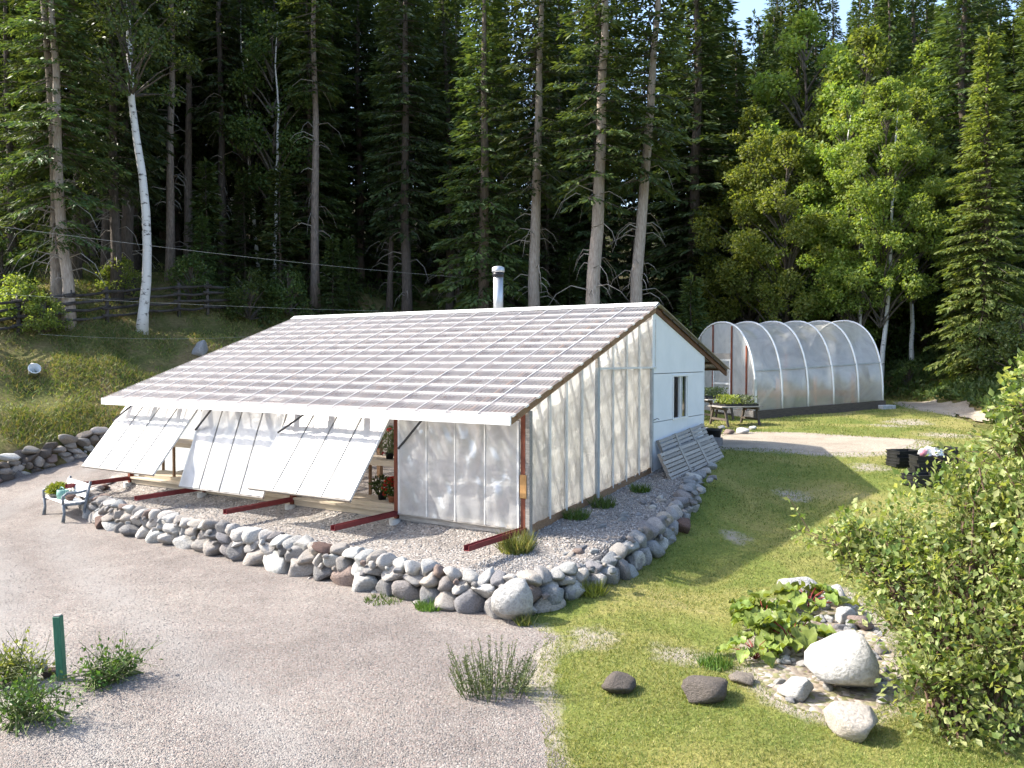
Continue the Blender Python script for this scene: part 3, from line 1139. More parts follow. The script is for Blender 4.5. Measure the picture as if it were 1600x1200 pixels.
def sheet_mesh(length_y, slope, side, rows):
    mb = MB()
    pitch = SHW / NW
    n = (NW + 1) * 8
    v = []
    for j in range(rows + 1):
        yy = length_y * j / rows
        for i in range(n + 1):
            x = i * pitch / 8
            v.append((x, yy, yy * slope + 0.014 * math.sin(2 * math.pi * x / pitch) + 0.004 * x / SHW))
    f = []
    for j in range(rows):
        for i in range(n):
            a = j * (n + 1) + i
            f.append((a, a + 1, a + n + 2, a + n + 1))
    mb.add(v, f)
    return mb.mesh('corrugated_sheet', M['roof_sheet'], True)


fm = sheet_mesh(SR - SE, slope_f, 1, 6)
bmh = sheet_mesh(SB - SR, -slope_b, -1, 4)
bmh.materials[0] = M['roof_back']
for i in range(NSH):
    o = link('corrugated_sheet', fm, gh, (XL + i * SHW - 0.01, SE, ZE - 0.002 + 0.003 * (i % 3)))
for i in range(NSH):
    o = link('corrugated_sheet', bmh, gh, (XL + i * SHW - 0.01, SR + 0.01, ZR - 0.002 + 0.003 * (i % 3)))

for i in range(1, NSH):
    x = XL + i * SHW + 0.011
    MB().bar((x, SE + 0.01, rz_(SE + 0.01) + 0.019), (x, SR - 0.17, rz_(SR - 0.17) + 0.019), 0.013, 0.004, (0, -slope_f, 1)).build('lap_strip', M['batten'], gh)
NP = 16
for i in range(NP):
    y = SE + 0.10 + (SR - SE - 0.2) * i / (NP - 1)
    z = rz_(y) - 0.034
    MB().bar((XL, y, z), (XR + 0.02 + random.uniform(-0.01, 0.02), y, z), 0.095, 0.036, (0, -slope_f, 1)).build('purlin', M['white_paint'], gh)
for i in range(9):
    y = SR + 0.3 + (SB - SR - 0.4) * i / 8
    z = rz_(y) - 0.034
    MB().bar((XL, y, z), (XR + random.uniform(-0.01, 0.02), y, z), 0.09, 0.036, (0, slope_b, 1)).build('purlin', M['rafter_dark'], gh)
NR = 13
for i in range(NR):
    x = XR - 0.045 - (XR - XL - 0.09) * i / (NR - 1)
    d0 = 0.034 + 0.018 + 0.065
    MB().bar((x, SE + 0.06, rz_(SE + 0.06) - d0), (x, SR, rz_(SR) - d0), 0.045, 0.125, (0, -slope_f, 1)).build('rafter', M['wood_brown'], gh)
    MB().bar((x, SR + 0.003, rz_(SR) - d0 - 0.01), (x, SB, rz_(SB) - d0), 0.045, 0.115, (0, slope_b, 1)).build('rafter', M['rafter_dark'], gh)
# ridge cap, fascia
mb = MB()
mb.prism([(XL - 0.02, SR - 0.16, ZR - 0.16 * slope_f + 0.02), (XL - 0.02, SR, ZR + 0.045), (XL - 0.02, SR + 0.16, ZR - 0.16 * slope_b + 0.02), (XL - 0.02, SR + 0.16, ZR - 0.16 * slope_b + 0.012), (XL - 0.02, SR, ZR + 0.035), (XL - 0.02, SR - 0.16, ZR - 0.16 * slope_f + 0.012)], (XR - XL + 0.05, 0, 0))
mb.build('ridge_cap', M['white_paint'], gh)
MB().box(XL - 0.03, XR + 0.03, SE - 0.045, SE - 0.012, ZE - 0.155, ZE - 0.004).build('fascia', M['white_paint'], gh)
# scalloped closure pieces at the rake between the purlins
for i in range(NP - 1):
    ya = SE + 0.10 + (SR - SE - 0.2) * (i + 0.2) / (NP - 1)
    yb = SE + 0.10 + (SR - SE - 0.2) * (i + 0.8) / (NP - 1)
    MB().bar((XR + 0.012, ya, rz_(ya) - 0.06), (XR + 0.012, yb, rz_(yb) - 0.05), 0.02, 0.09 + random.uniform(-0.02, 0.02), (0, -slope_f, 1)).build('rake_board', M['wood_brown'], gh)
for i in range(8):
    y = SR + 0.3 + (SB - SR - 0.4) * (i + 0.5) / 8
    MB().bar((XR + 0.012, y - 0.25, rz_(y - 0.25) - 0.05), (XR + 0.012, y + 0.25, rz_(y + 0.25) - 0.05), 0.02, 0.05, (0, slope_b, 1)).build('rake_board', M['wood_dark'], gh)

# posts, header, sill, foundation boards, piers, red beams
for i in range(5):
    x = -i * BAY - 0.01
    MB().box(x - 0.07, x + 0.02, -0.03, 0.08, -0.02, rz_(0) - 0.2).build('post', M['post_red'], gh, bevel=0.004)
    if i > 0:
        xr = x - 0.02
        MB().tube([(xr, -0.06, -0.40), (xr, -0.06, -0.021)], 0.11, 14).build('pier', M['concrete'], gh, True)
    xb = x + 0.0
    bmz = 0.055
    mbm = MB()
    mbm.box(xb - 0.05, xb + 0.05, -1.70 + 0.12 * (i == 4), -0.034, bmz - 0.012, bmz + 0.0)
    mbm.box(xb - 0.05, xb - 0.04, -1.70 + 0.12 * (i == 4), -0.034, bmz, bmz + 0.075)
    mbm.box(xb + 0.04, xb + 0.05, -1.70 + 0.12 * (i == 4), -0.034, bmz, bmz + 0.075)
    mbm.build('beam', M['red_beam'], gh)
MB().box(-0.085, 0.045, -0.055, -0.031, 0.62, 1.02).build('post_patch', M['post_orange'], gh, bevel=0.004)
MB().box(0.021, 0.10, -0.04, 0.06, -0.02, rz_(0) - 0.19).build('corner_board', M['wood_grey'], gh)
MB().box(-WL, -0.09, 0.0, 0.07, rz_(0) - 0.33, rz_(0) - 0.2).build('header', M['wood_brown'], gh)
for i in range(4):
    xa = -(i + 1) * BAY + 0.02
    xb = -i * BAY - 0.09
    MB().box(xa, xb, -0.05, 0.12, 0.085, 0.125).build('sill', M['wood_pale'], gh)
    MB().box(xa + 0.01, xb - 0.01, -0.005, 0.03, -0.03, 0.083).build('foundation_board', M['wood_grey' if i == 0 else 'wood_pale'], gh)
    MB().box(xa - 0.02, xb - 0.02, 0.012, 0.045, -0.22, -0.034).build('foundation_board', M['wood_grey'], gh)

# flaps
HZ = 1.93
FL = 1.83


def film_grid(x0, x1, y0, y1, nx, ny, amp, seed, edge=True):
    r = np.random.default_rng(seed)
    gx, gy = np.meshgrid(np.linspace(0, 1, nx + 1), np.linspace(0, 1, ny + 1))
    z = np.zeros_like(gx)
    for _ in range(7):
        fx, fy = r.uniform(-7, 7), r.uniform(1.5, 9)
        z += np.sin(fx * gx * 2 + fy * gy * 2 + r.uniform(0, 6)) * r.uniform(0.3, 1) / (1 + 0.12 * fy)
    z += 1.2 * np.abs(np.sin((gx * 1.2 + gy * 2.4 + r.uniform(0, 3)) * 5)) ** 0.6
    env = np.minimum(1, 6 * np.minimum(gx, 1 - gx)) if edge else 1
    z = z * amp / 3.0 * env
    V = np.stack([x0 + gx * (x1 - x0), y0 + gy * (y1 - y0), z], -1).reshape(-1, 3)
    i = np.arange(ny)[:, None] * (nx + 1) + np.arange(nx)[None, :]
    F = np.stack([i, i + 1, i + nx + 2, i + nx + 1], -1).reshape(-1, 4)
    return V, F


def make_flap(i, angle, mat, label, amp):
    """local: x to the right, y = up the flap (0 bottom .. FL hinge), z = outwards"""
    xr = -i * BAY - 0.10
    xl = -(i + 1) * BAY + 0.045
    wd = xr - xl
    root = bpy.data.objects.new('vent_flap', None)
    col.objects.link(root)
    root.parent = gh
    root['label'] = label
    root.location = (xl, -0.05, HZ)
    a = angle
    # local y axis points up the flap: rotate so that -y direction goes out and down
    root.rotation_euler = (math.pi / 2 - a, 0, 0)
    fr = 0.045
    wm = M['batten']
    MB().box(0, fr, -FL, 0, -0.03, 0.012).build('stile', wm, root)
    MB().box(wd - fr, wd, -FL, 0, -0.03, 0.012).build('stile', wm, root)
    MB().box(fr + 0.002, wd - fr - 0.002, -fr, 0, -0.03, 0.010).build('rail', wm, root)
    MB().box(-0.005, wd + 0.005, -FL - 0.03, -FL - 0.002, -0.04, 0.014).build('rail', M['wood_grey'], root)
    for k in range(4):
        x0 = fr + (wd - 2 * fr) * k / 4
        x1 = fr + (wd - 2 * fr) * (k + 1) / 4
        V_, F_ = film_grid(x0, x1, -FL + 0.0, -0.0, 14, 34, amp, 40 + i * 5 + k)
        V_[:, 2] += 0.016
        me = arrays_mesh('film', V_, F_, mat, True)
        link('film', me, root)
        if k:
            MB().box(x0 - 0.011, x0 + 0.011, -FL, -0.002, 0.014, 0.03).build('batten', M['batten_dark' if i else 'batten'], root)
    return root, wd, xl


FLAPS = [(0, 0.0, 'film_clear', 'closed hazy film flap beside the corner post', 0.065), (1, R(38), 'film_flap', 'raised white flap beside the red post', 0.02),
         (2, R(21), 'film_flap', 'white flap opened less than its neighbours', 0.035), (3, R(40), 'film_flap', 'raised white flap at the far end', 0.02)]
for (i, a, mt, lab, amp) in FLAPS:
    root, wd, xl = make_flap(i, a, M[mt], lab, amp)
    # strut from the flap's left stile up to the eave
    along = 0.62
    p = (xl + 0.03, -0.05 - along * math.sin(a) - 0.03, HZ - along * math.cos(a) + (0.06 if a else 0.0))
    q = (xl + 0.92, SE + 0.12 if a else -0.25, rz_(SE + 0.12) - 0.17 if a else rz_(-0.25) - 0.14)
    MB().bar(p, q, 0.03, 0.03).build('strut', M['black_metal'], gh)

# gable wall: film bays
GX = 0.03


def film_bay(y0, y1, zb0, zb1, zt0, zt1, seed, mat, amp=0.03, x=GX):
    r = np.random.default_rng(seed)
    nx, ny = 12, 30
    V_, F_ = film_grid(0, 1, 0, 1, nx, ny, amp, seed)
    yy = y0 + V_[:, 0] * (y1 - y0)
    zb = zb0 + V_[:, 0] * (zb1 - zb0)
    zt = zt0 + V_[:, 0] * (zt1 - zt0)
    zz = zb + V_[:, 1] * (zt - zb)
    # bays belly outwards
    belly = 0.02 * np.sin(V_[:, 0] * math.pi)
    V3 = np.stack([x + V_[:, 2] + belly, yy, zz], -1)
    me = arrays_mesh('film', V3, F_, mat, True)
    return link('film', me, gh)


def gpz(y):
    return float(np.interp(y, [0, 5.2, 8.4], [0.0, 0.46, 0.84]))


def top_z(y):
    return rz_(y) - 0.185


DY0, DY1, DZ = 2.55, 5.16, 2.79
ysl = np.linspace(0.11, DY0 - 0.05, 5)
for k in range(4):
    film_bay(ysl[k], ysl[k + 1], gpz(ysl[k]) + 0.12, gpz(ysl[k + 1]) + 0.12, top_z(ysl[k]), top_z(ysl[k + 1]), 60 + k, M['film_gable'])
for k in range(1, 4):
    y = ysl[k]
    MB().box(GX + 0.012, GX + 0.05, y - 0.018, y + 0.018, gpz(y) + 0.1, top_z(y)).build('batten', M['batten'], gh)
ysd = np.linspace(DY0 + 0.05, DY1 - 0.03, 5)
for k in range(4):
    film_bay(ysd[k], ysd[k + 1], gpz(ysd[k]) + 0.1, gpz(ysd[k + 1]) + 0.1, DZ - 0.03, DZ - 0.03, 70 + k, M['film_gable'])
    film_bay(ysd[k], ysd[k + 1] + (0.17 if k == 3 else 0), DZ + 0.02, DZ + 0.02, min(top_z(ysd[k]), 9), top_z(ysd[k + 1]) - (0.05 if k == 3 else 0), 80 + k, M['film_gable'])
for k in range(1, 4):
    y = ysd[k]
    MB().box(GX + 0.012, GX + 0.046, y - 0.014, y + 0.014, gpz(y) + 0.09, DZ - 0.025).build('batten', M['batten'], gh)
    MB().box(GX + 0.012, GX + 0.046, y - 0.014, y + 0.014, DZ + 0.022, top_z(y)).build('batten', M['batten'], gh)
MB().box(GX - 0.01, GX + 0.06, DY0 - 0.045, DY0 + 0.045, gpz(DY0) + 0.05, DZ + 0.02).build('door_frame', M['frame_grey'], gh)
MB().box(GX - 0.01, GX + 0.055, DY0 - 0.03, DY0 + 0.03, DZ + 0.022, top_z(DY0)).build('door_frame', M['wood_grey'], gh)
MB().box(GX - 0.01, GX + 0.06, DY1 - 0.03, DY1 + 0.04, gpz(DY1) + 0.05, DZ - 0.022).build('door_frame', M['frame_grey'], gh)
MB().box(GX - 0.01, GX + 0.058, DY0 + 0.046, DY1 + 0.20, DZ - 0.021, DZ + 0.019).build('door_frame', M['batten'], gh)
MB().box(GX + 0.012, GX + 0.05, DY1 + 0.165, DY1 + 0.195, DZ + 0.022, 3.85).build('batten', M['batten'], gh)
# added second skin, unseen, that blurs the sun patterns on the outer film
mbi = MB()
for k in range(12):
    ya, yb = 0.16 + (DY1 - 0.2) * k / 12, 0.16 + (DY1 - 0.2) * (k + 1) / 12
    xo = -0.17 + 0.02 * math.sin(k * 1.7)
    xo2 = -0.17 + 0.02 * math.sin((k + 1) * 1.7)
    mbi.add([(xo, ya, gpz(ya)), (xo2, yb, gpz(yb)), (xo2, yb, top_z(yb) - 0.02), (xo, ya, top_z(ya) - 0.02)], [(0, 1, 2, 3)])
mbi.build('diffuser_skin', M['film_diffuser'], gh, True)
# studs behind the film and the bottom boards
for y in list(ysl[1:4]) + list(ysd[1:4]):
    MB().box(GX - 0.1, GX - 0.012, y - 0.02, y + 0.02, gpz(y), top_z(y)).build('stud', M['wood_pale'], gh)
MB().prism([(GX - 0.03, 0.10, -0.06), (GX - 0.03, DY1, gpz(DY1) - 0.06), (GX - 0.03, DY1, gpz(DY1) + 0.13), (GX - 0.03, 0.10, 0.15)], (0.065, 0, 0)).build('bottom_board', M['wood_brown'], gh)

# white sheathed room: sheets of sheathing, window
def clip_z(poly, zlo, zhi):
    def clip(P, z, keep_above):
        out = []
        for i in range(len(P)):
            a, b = P[i], P[(i + 1) % len(P)]
            ia = (a[1] >= z) == keep_above or a[1] == z
            ib = (b[1] >= z) == keep_above or b[1] == z
            if ia:
                out.append(a)
            if ia != ib:
                t = (z - a[1]) / (b[1] - a[1])
                out.append((a[0] + t * (b[0] - a[0]), z))
        return out
    P = clip(poly, zlo, True)
    return clip(P, zhi, False) if P else P


YW0, YW1 = DY1 + 0.045, 8.41
WY0, WY1, WZ0, WZ1 = 6.36, 7.33, 1.55, 2.61
outline = [(YW0, gpz(YW0) - 0.05), (YW1, gpz(YW1) - 0.05), (YW1, rz_(YW1) - 0.06), (SR, ZR - 0.08), (YW0, rz_(YW0) - 0.08)]


def clip_y(poly, lo, hi):
    q = clip_z([(b, a) for a, b in poly], lo, hi)
    return [(b, a) for a, b in q]


g = 0.008
bands = [(-1, 1.57), (1.57, 2.65), (2.65, 5)]
for (za, zb) in bands:
    P = clip_z(outline, za + g, zb - g)
    cols_ = [(YW0, WY0), (WY0, WY1), (WY1, YW1)] if za == 1.57 else [(YW0, YW1)]
    if za == 1.57:
        pieces = [(clip_y(P, YW0, WY0 - 0.001)), clip_y(P, WY1 + 0.001, YW1), clip_y(clip_z(P, WZ1, 9), WY0, WY1)]
    elif za == -1:
        pieces = [clip_y(clip_z(P, -1, WZ0), WY0, WY1), clip_y(P, YW0, WY0 - 0.001), clip_y(P, WY1 + 0.001, YW1)]
    else:
        pieces = [P]
    for q in pieces:
        if len(q) >= 3:
            MB().prism([(GX, a, b) for a, b in q], (0.03, 0, 0)).build('wall_panel', M['white_wall'], gh)
MB().box(GX + 0.0, GX + 0.036, YW1 + 0.001, YW1 + 0.05, gpz(YW1) - 0.05, rz_(YW1) - 0.08).build('corner_trim', M['white_wall'], gh)
win = MB()
win.box(GX - 0.03, GX + 0.05, WY0, WY0 + 0.045, WZ0, WZ1).box(GX - 0.03, GX + 0.05, WY1 - 0.045, WY1, WZ0, WZ1)
win.box(GX - 0.03, GX + 0.05, WY0 + 0.046, WY1 - 0.046, WZ0, WZ0 + 0.045).box(GX - 0.03, GX + 0.05, WY0 + 0.046, WY1 - 0.046, WZ1 - 0.045, WZ1)
wo = win.build('window', M['white_paint'], gh)
ym = (WY0 + WY1) / 2 - 0.02
sash = MB()
sash.box(GX - 0.02, GX + 0.03, ym, ym + 0.05, WZ0 + 0.046, WZ1 - 0.046).box(GX - 0.02, GX + 0.03, ym + 0.12, ym + 0.15, WZ0 + 0.046, WZ1 - 0.046)
sash.box(GX - 0.018, GX + 0.028, WY1 - 0.09, WY1 - 0.047, WZ0 + 0.046, WZ1 - 0.046)
sash.build('sash', M['white_paint'], wo)
MB().box(GX - 0.005, GX + 0.004, ym + 0.151, WY1 - 0.091, WZ0 + 0.046, WZ1 - 0.046).build('pane', M['glass_dark'], wo)
MB().box(GX - 0.005, GX + 0.004, ym + 0.051, ym + 0.119, WZ0 + 0.046, WZ1 - 0.046).build('pane', M['glass_dark'], wo)
# small hinge wire at the wall's left edge
MB().tube([(GX + 0.04, YW0 + 0.02, 1.62), (GX + 0.1, YW0 + 0.1, 1.66), (GX + 0.13, YW0 + 0.14, 1.64)], 0.008, 5).build('hook', M['black_metal'], gh)

# back and far walls, room walls
MB().box(-WL, GX, YW1 - 0.03, YW1 - 0.001, 0.0, rz_(YW1) - 0.07).build('back_wall', M['white_wall'], gh)
MB().box(-WL + 0.05, GX - 0.02, YW0 + 0.02, YW0 + 0.06, 0.0, rz_(YW0) - 0.25).build('inner_wall', M['wood_grey'], gh)
mbl = MB()
mbl.prism([(-WL, 0.09, -0.1), (-WL, YW0, -0.1), (-WL, YW0, 1.9), (-WL, 0.09, 1.9)], (0.01, 0, 0))
mbl.build('far_film_wall', M['film_gable'], gh)
MB().prism([(-WL, 0.09, 1.91), (-WL, YW0, 1.91), (-WL, YW0, rz_(YW0) - 0.2), (-WL, 0.09, rz_(0.09) - 0.2)], (0.03, 0, 0)).build('glow_blocking_boards', M['wood_grey'], gh)  # added boards, unseen, that cut the far film's glow through the roof
MB().prism([(-WL, YW0 + 0.07, -0.1), (-WL, YW1 - 0.04, -0.1), (-WL, YW1 - 0.04, rz_(YW1) - 0.2), (-WL, SR, ZR - 0.25), (-WL, YW0 + 0.07, rz_(YW0) - 0.25)], (0.03, 0, 0)).build('far_wall', M['white_wall'], gh)
MB().box(-WL + 0.05, -0.05, 0.13, YW1 - 0.05, -0.1, 0.01).build('inner_floor', M['soil'], gh)
# interior posts
for i in range(1, 4):
    MB().box(-i * BAY - 0.05, -i * BAY + 0.05, 2.6, 2.7, 0.012, rz_(2.6) - 0.19).build('inner_post', M['wood_brown'], gh)

# stove pipe on the ridge
chx, chy = -4.40, 5.75
ch = MB().tube([(chx, chy, rz_(chy) - 0.25), (chx, chy, 5.06)], 0.125, 20).build('stove_pipe', M['galv'], gh, True)
MB().tube([(chx, chy, 5.061), (chx, chy, 5.17)], 0.145, 20).build('collar', M['black_metal'], ch, True)
MB().lathe([(0.0, 5.33), (0.09, 5.325), (0.155, 5.29), (0.165, 5.2), (0.155, 5.172), (0.0, 5.171)], 20).build('rain_cap', M['galv'], ch, True).location = (chx, chy, 0)
MB().lathe([(0.125, rz_(chy) - 0.1), (0.22, rz_(chy) - 0.02), (0.23, rz_(chy) + 0.005), (0.135, rz_(chy) + 0.10), (0.127, rz_(chy) + 0.16)], 20).build('flashing', M['galv'], ch, True).location = (chx, chy, 0)


def ghw(x, y, z):
    p = SW(y, -x)
    return Vector((p[0], p[1], z))


# ------------------------------------------------------------------ plants in pots
def leaf_cloud(n, rad, size, mat_name, name, zflat=1.0, center=(0, 0, 0), up=0.4, ratio=0.55, hollow=0.3):
    d = norm(RNG.normal(size=(n, 3)))
    r = (hollow + (1 - hollow) * RNG.random(n) ** 0.6)[:, None] * rad
    P = d * r * np.array([1, 1, zflat]) + np.array(center)
    D = norm(d + RNG.normal(size=(n, 3)) * 0.7 + np.array([0, 0, up]))
    s = size * RNG.uniform(0.7, 1.3, n)
    return kites(P, D, s, s * ratio)


def potted(loc, label, leafmat, potmat, pr=0.1, ph=0.14, r=0.2, h=0.28, n=260, leaf=0.07, flower=None, nfl=30, cat='potted plant', square=False):
    root = empty('potted_plant', loc, random.uniform(0, 3))
    tag(root, label, cat)
    if square:
        mb = MB()
        a, b = pr * 1.7, pr
        mb.box(-a, a, -b, b, 0, 0.012)
        mb.box(-a, -a + 0.012, -b, b, 0.0121, ph).box(a - 0.012, a, -b, b, 0.0121, ph).box(-a + 0.0121, a - 0.0121, -b, -b + 0.012, 0.0121, ph).box(-a + 0.0121, a - 0.0121, b - 0.012, b, 0.0121, ph)
        mb.build('planter_box', M[potmat], root)
        MB().box(-a + 0.013, a - 0.013, -b + 0.013, b - 0.013, 0.013, ph * 0.85).build('soil', M['soil'], root)
    else:
        MB().lathe([(0, 0), (pr * 0.72, 0), (pr * 0.98, ph * 0.85), (pr * 1.08, ph * 0.86), (pr * 1.08, ph), (pr * 0.95, ph), (pr * 0.9, ph * 0.85), (0, ph * 0.85)], 16).build('pot', M[potmat], root, True)
    V_, F_ = leaf_cloud(n, r, leaf, leafmat, 'foliage', h / (2 * r) if r else 1, (0, 0, ph + h * 0.42))
    if square:
        V_[:, 0] *= 1.6
    mass(link('foliage', arrays_mesh('foliage', V_, F_, M[leafmat]), root))
    st = MB()
    for _ in range(7):
        a = random.uniform(0, 6.28)
        rr = random.uniform(0.2, 0.7) * r
        st.tube([(0, 0, ph * 0.8), (rr * 0.5 * math.cos(a), rr * 0.5 * math.sin(a), ph + h * 0.3), (rr * math.cos(a), rr * math.sin(a), ph + h * 0.7)], [0.006, 0.005, 0.003], 5)
    mass(st.build('stems', M['stem_green'], root))
    if flower:
        d = norm(RNG.normal(size=(nfl, 3)) + np.array([0, 0, 0.8]))
        c = d * r * 1.0 * np.array([1, 1, h / (2 * r)]) + np.array([0, 0, ph + h * 0.42])
        parts = []
        for k in range(7):
            D = norm(d + RNG.normal(size=(nfl, 3)) * 0.8)
            parts.append(kites(c, D, 0.05, 0.042))
        V2, F2 = cat_vf(parts)
        mass(link('flowers', arrays_mesh('flowers', V2, F2, M[flower]), root))
    return root


# shelves inside the front bays, one thing each
for i, lab in ((1, 'timber plant shelf inside the bay beside the red post'), (2, 'timber plant shelf behind the least opened flap'), (3, 'timber plant shelf inside the far end bay')):
    xa, xb = -(i + 1) * BAY + 0.12, -i * BAY - 0.12
    rt = empty('plant_shelf', ghw((xa + xb) / 2, 0.5, 0.012), -YAW)
    tag(rt, lab, 'plant shelf')
    hw = (xb - xa) / 2
    for z in (0.16, 0.98):
        for k in range(3):
            MB().box(-hw, hw, -0.33 + k * 0.22, -0.33 + k * 0.22 + 0.205, z, z + 0.03).build('plank', M['wood_pale'], rt)
        MB().box(-hw, hw, -0.37, -0.335, z - 0.07, z + 0.034).build('front_edge', M['wood_pale'], rt)
    for sx in (-hw + 0.04, 0, hw - 0.04):
        for sy in (-0.30, 0.28):
            MB().box(sx - 0.025, sx + 0.025, sy - 0.025, sy + 0.025, 0.19, 0.978).build('leg', M['wood_brown'], rt)


def on_shelf(x, y, lvl):
    return ghw(x, y, 0.012 + (0.192 if lvl == 0 else 1.012))


potted(on_shelf(-3.23, 0.33, 0), 'bushy red flowering plant on the sill beside the red post', 'leaf_bright', 'terracotta', 0.11, 0.13, 0.21, 0.36, 420, 0.07, 'petal_red', 46, 'flower pot')
potted(on_shelf(-2.98, 0.3, 0), 'small yellow flowering plant tucked against the red post', 'leaf_yellow', 'terracotta', 0.08, 0.11, 0.11, 0.24, 180, 0.05, 'petal_yellow', 14, 'flower pot')
potted(on_shelf(-3.05, 0.62, 0), 'white flowers in a pot behind the red flowers', 'leaf_bright', 'black', 0.09, 0.13, 0.17, 0.36, 240, 0.06, 'petal_white', 22, 'flower pot')
potted(on_shelf(-3.62, 0.45, 0), 'dark leafy plant left of the red flowers', 'leaf_dim', 'black', 0.1, 0.13, 0.22, 0.36, 320, 0.07)
potted(on_shelf(-3.05, 0.35, 1), 'tall grey green plant on the upper shelf by the red post', 'leaf_grey', 'black', 0.09, 0.12, 0.24, 0.62, 460, 0.06, 'petal_white', 14)
potted(on_shelf(-3.42, 0.45, 1), 'grey green plant on the upper shelf half behind the raised flap', 'leaf_grey', 'black', 0.09, 0.12, 0.24, 0.55, 400, 0.06, 'petal_red', 10)
potted(on_shelf(-8.72, 0.32, 0), 'leafy green plants in a terracotta planter between two flaps', 'leaf_bright', 'terracotta', 0.15, 0.12, 0.2, 0.34, 520, 0.08, None, 0, 'planter', True)
potted(on_shelf(-9.1, 0.42, 0), 'small green pot plant left of the terracotta planter', 'leaf_bright', 'black', 0.09, 0.12, 0.16, 0.3, 240, 0.06)
potted(on_shelf(-8.62, 0.4, 1), 'trailing green plant on the upper shelf between two flaps', 'leaf_bright', 'black', 0.1, 0.12, 0.2, 0.3, 300, 0.06)

# ------------------------------------------------------------------ slatted pallets leaning on the white wall
def pallet(label, bl, br, tl, tr, nsl, mat, group):
    bl, br, tl, tr = [Vector(p) for p in (bl, br, tl, tr)]
    ctr = (bl + br) / 2
    rt = empty('pallet', ctr)
    tag(rt, label, 'pallet', group)
    bl, br, tl, tr = [p - ctr for p in (bl, br, tl, tr)]
    ex = (br - bl).normalized()
    ey = (tl - bl).normalized()
    nz = ex.cross(ey).normalized()
    for k in range(nsl):
        t = (k + 0.5) / nsl
        a = bl.lerp(tl, t)
        b = br.lerp(tr, t)
        a = a + ex * random.uniform(-0.02, 0.02)
        MB().bar(a + nz * 0.045, b + nz * 0.045, 0.062 * (tl - bl).length / 0.75, 0.017, nz).build('slat', mat, rt)
    for t in (0.02, 0.34, 0.67, 0.98):
        a = bl.lerp(br, t)
        b = tl.lerp(tr, t)
        MB().bar(a, b, 0.045, 0.07, nz).build('stringer', mat, rt)
        if 0.1 < t < 0.9:
            MB().bar(a + nz * 0.064, b + nz * 0.064, 0.09, 0.018, nz).build('cross_board', mat, rt)
    return rt


def gp(s, w, z):
    x, y = SW(s, w)
    return (x, y, z)


pallet('long grey slatted pallet leaning nearest the lawn against the white wall', gp(4.62, -0.82, 0.20), gp(7.55, -0.95, 0.44), gp(4.80, -0.36, 0.92), gp(7.85, -0.46, 1.10), 9, M['wood_grey'], 'pallets on the white wall')
pallet('grey slatted pallet half hidden behind another pallet at the white wall', gp(5.3, -0.45, 0.42), gp(8.0, -0.5, 0.62), gp(5.35, -0.10, 1.16), gp(8.1, -0.14, 1.36), 9, M['wood_grey'], 'pallets on the white wall')

# ------------------------------------------------------------------ polytunnel
TA = R(18)
tb = (9.0, 31.0)
tunz = 0.74
tn = empty('polytunnel', (tb[0], tb[1], 0), TA)
tag(tn, 'rounded polytunnel with white hoops and clear plastic skin', 'polytunnel')
TW, TL, TH = 4.8, 5.75, 3.62


def arch(t, off=0.0, drop=0.0):
    """t 0..1 from near foot over the top to the far foot: (y, z)"""
    a = math.pi * t
    c, s = math.cos(a), math.sin(a)
    y = TW / 2 - (TW / 2 + off) * math.copysign(abs(c) ** 0.86, c)
    z = 0.28 + (TH - drop - 0.28 + off) * abs(s) ** 0.80
    return y, z


def tz0(x):
    return tunz + 0.02 + 0.30 * x / TL


NB = 5
for k in range(NB + 1):
    x = TL * k / NB
    pts = [(x, *arch(t, 0.03, 0.17 * x / TL)) for t in np.linspace(0, 1, 29)]
    pts = [(a, b, c + tz0(x)) for a, b, c in pts]
    MB().tube(pts, 0.034, 8).build('hoop', M['white_paint'], tn, True)
nt_, nxx = 40, 50
Vt = []
rr_ = np.random.default_rng(5)
for i in range(nxx + 1):
    x = TL * i / nxx
    bayf = abs(math.sin(math.pi * x / (TL / NB)))
    for j in range(nt_ + 1):
        t = j / nt_
        w_ = -0.045 * bayf + 0.014 * math.sin(9 * x + 17 * t) * bayf + 0.010 * math.sin(23 * x - 31 * t) * bayf + 0.012 * math.sin(40 * t + 6 * x) * bayf
        y, z = arch(t, w_, 0.17 * x / TL)
        Vt.append((x, y, z + tz0(x)))
i = np.arange(nxx)[:, None] * (nt_ + 1) + np.arange(nt_)[None, :]
Ft = np.stack([i, i + 1, i + nt_ + 2, i + nt_ + 1], -1).reshape(-1, 4)
link('skin', arrays_mesh('skin', np.array(Vt), Ft, M['film_tunnel'], True), tn)
for x, nm in ((0.0, 'end_film'), (TL, 'end_film')):
    prof = [arch(t, -0.02, 0.17 * x / TL) for t in np.linspace(0, 1, 33)]
    mb = MB()
    cz = tz0(x)
    for q in range(32):
        (y0, z0), (y1, z1) = prof[q], prof[q + 1]
        wv = lambda y, z: 0.015 * math.sin(5 * y + 7 * z)
        mb.add([(x + wv(y0, 0.28), y0, 0.28 + cz), (x + wv(y1, 0.28), y1, 0.28 + cz), (x + wv(y1, z1), y1, z1 + cz), (x + wv(y0, z0), y0, z0 + cz)], [(0, 1, 2, 3)])
    mb.build(nm, M['film_end'], tn)
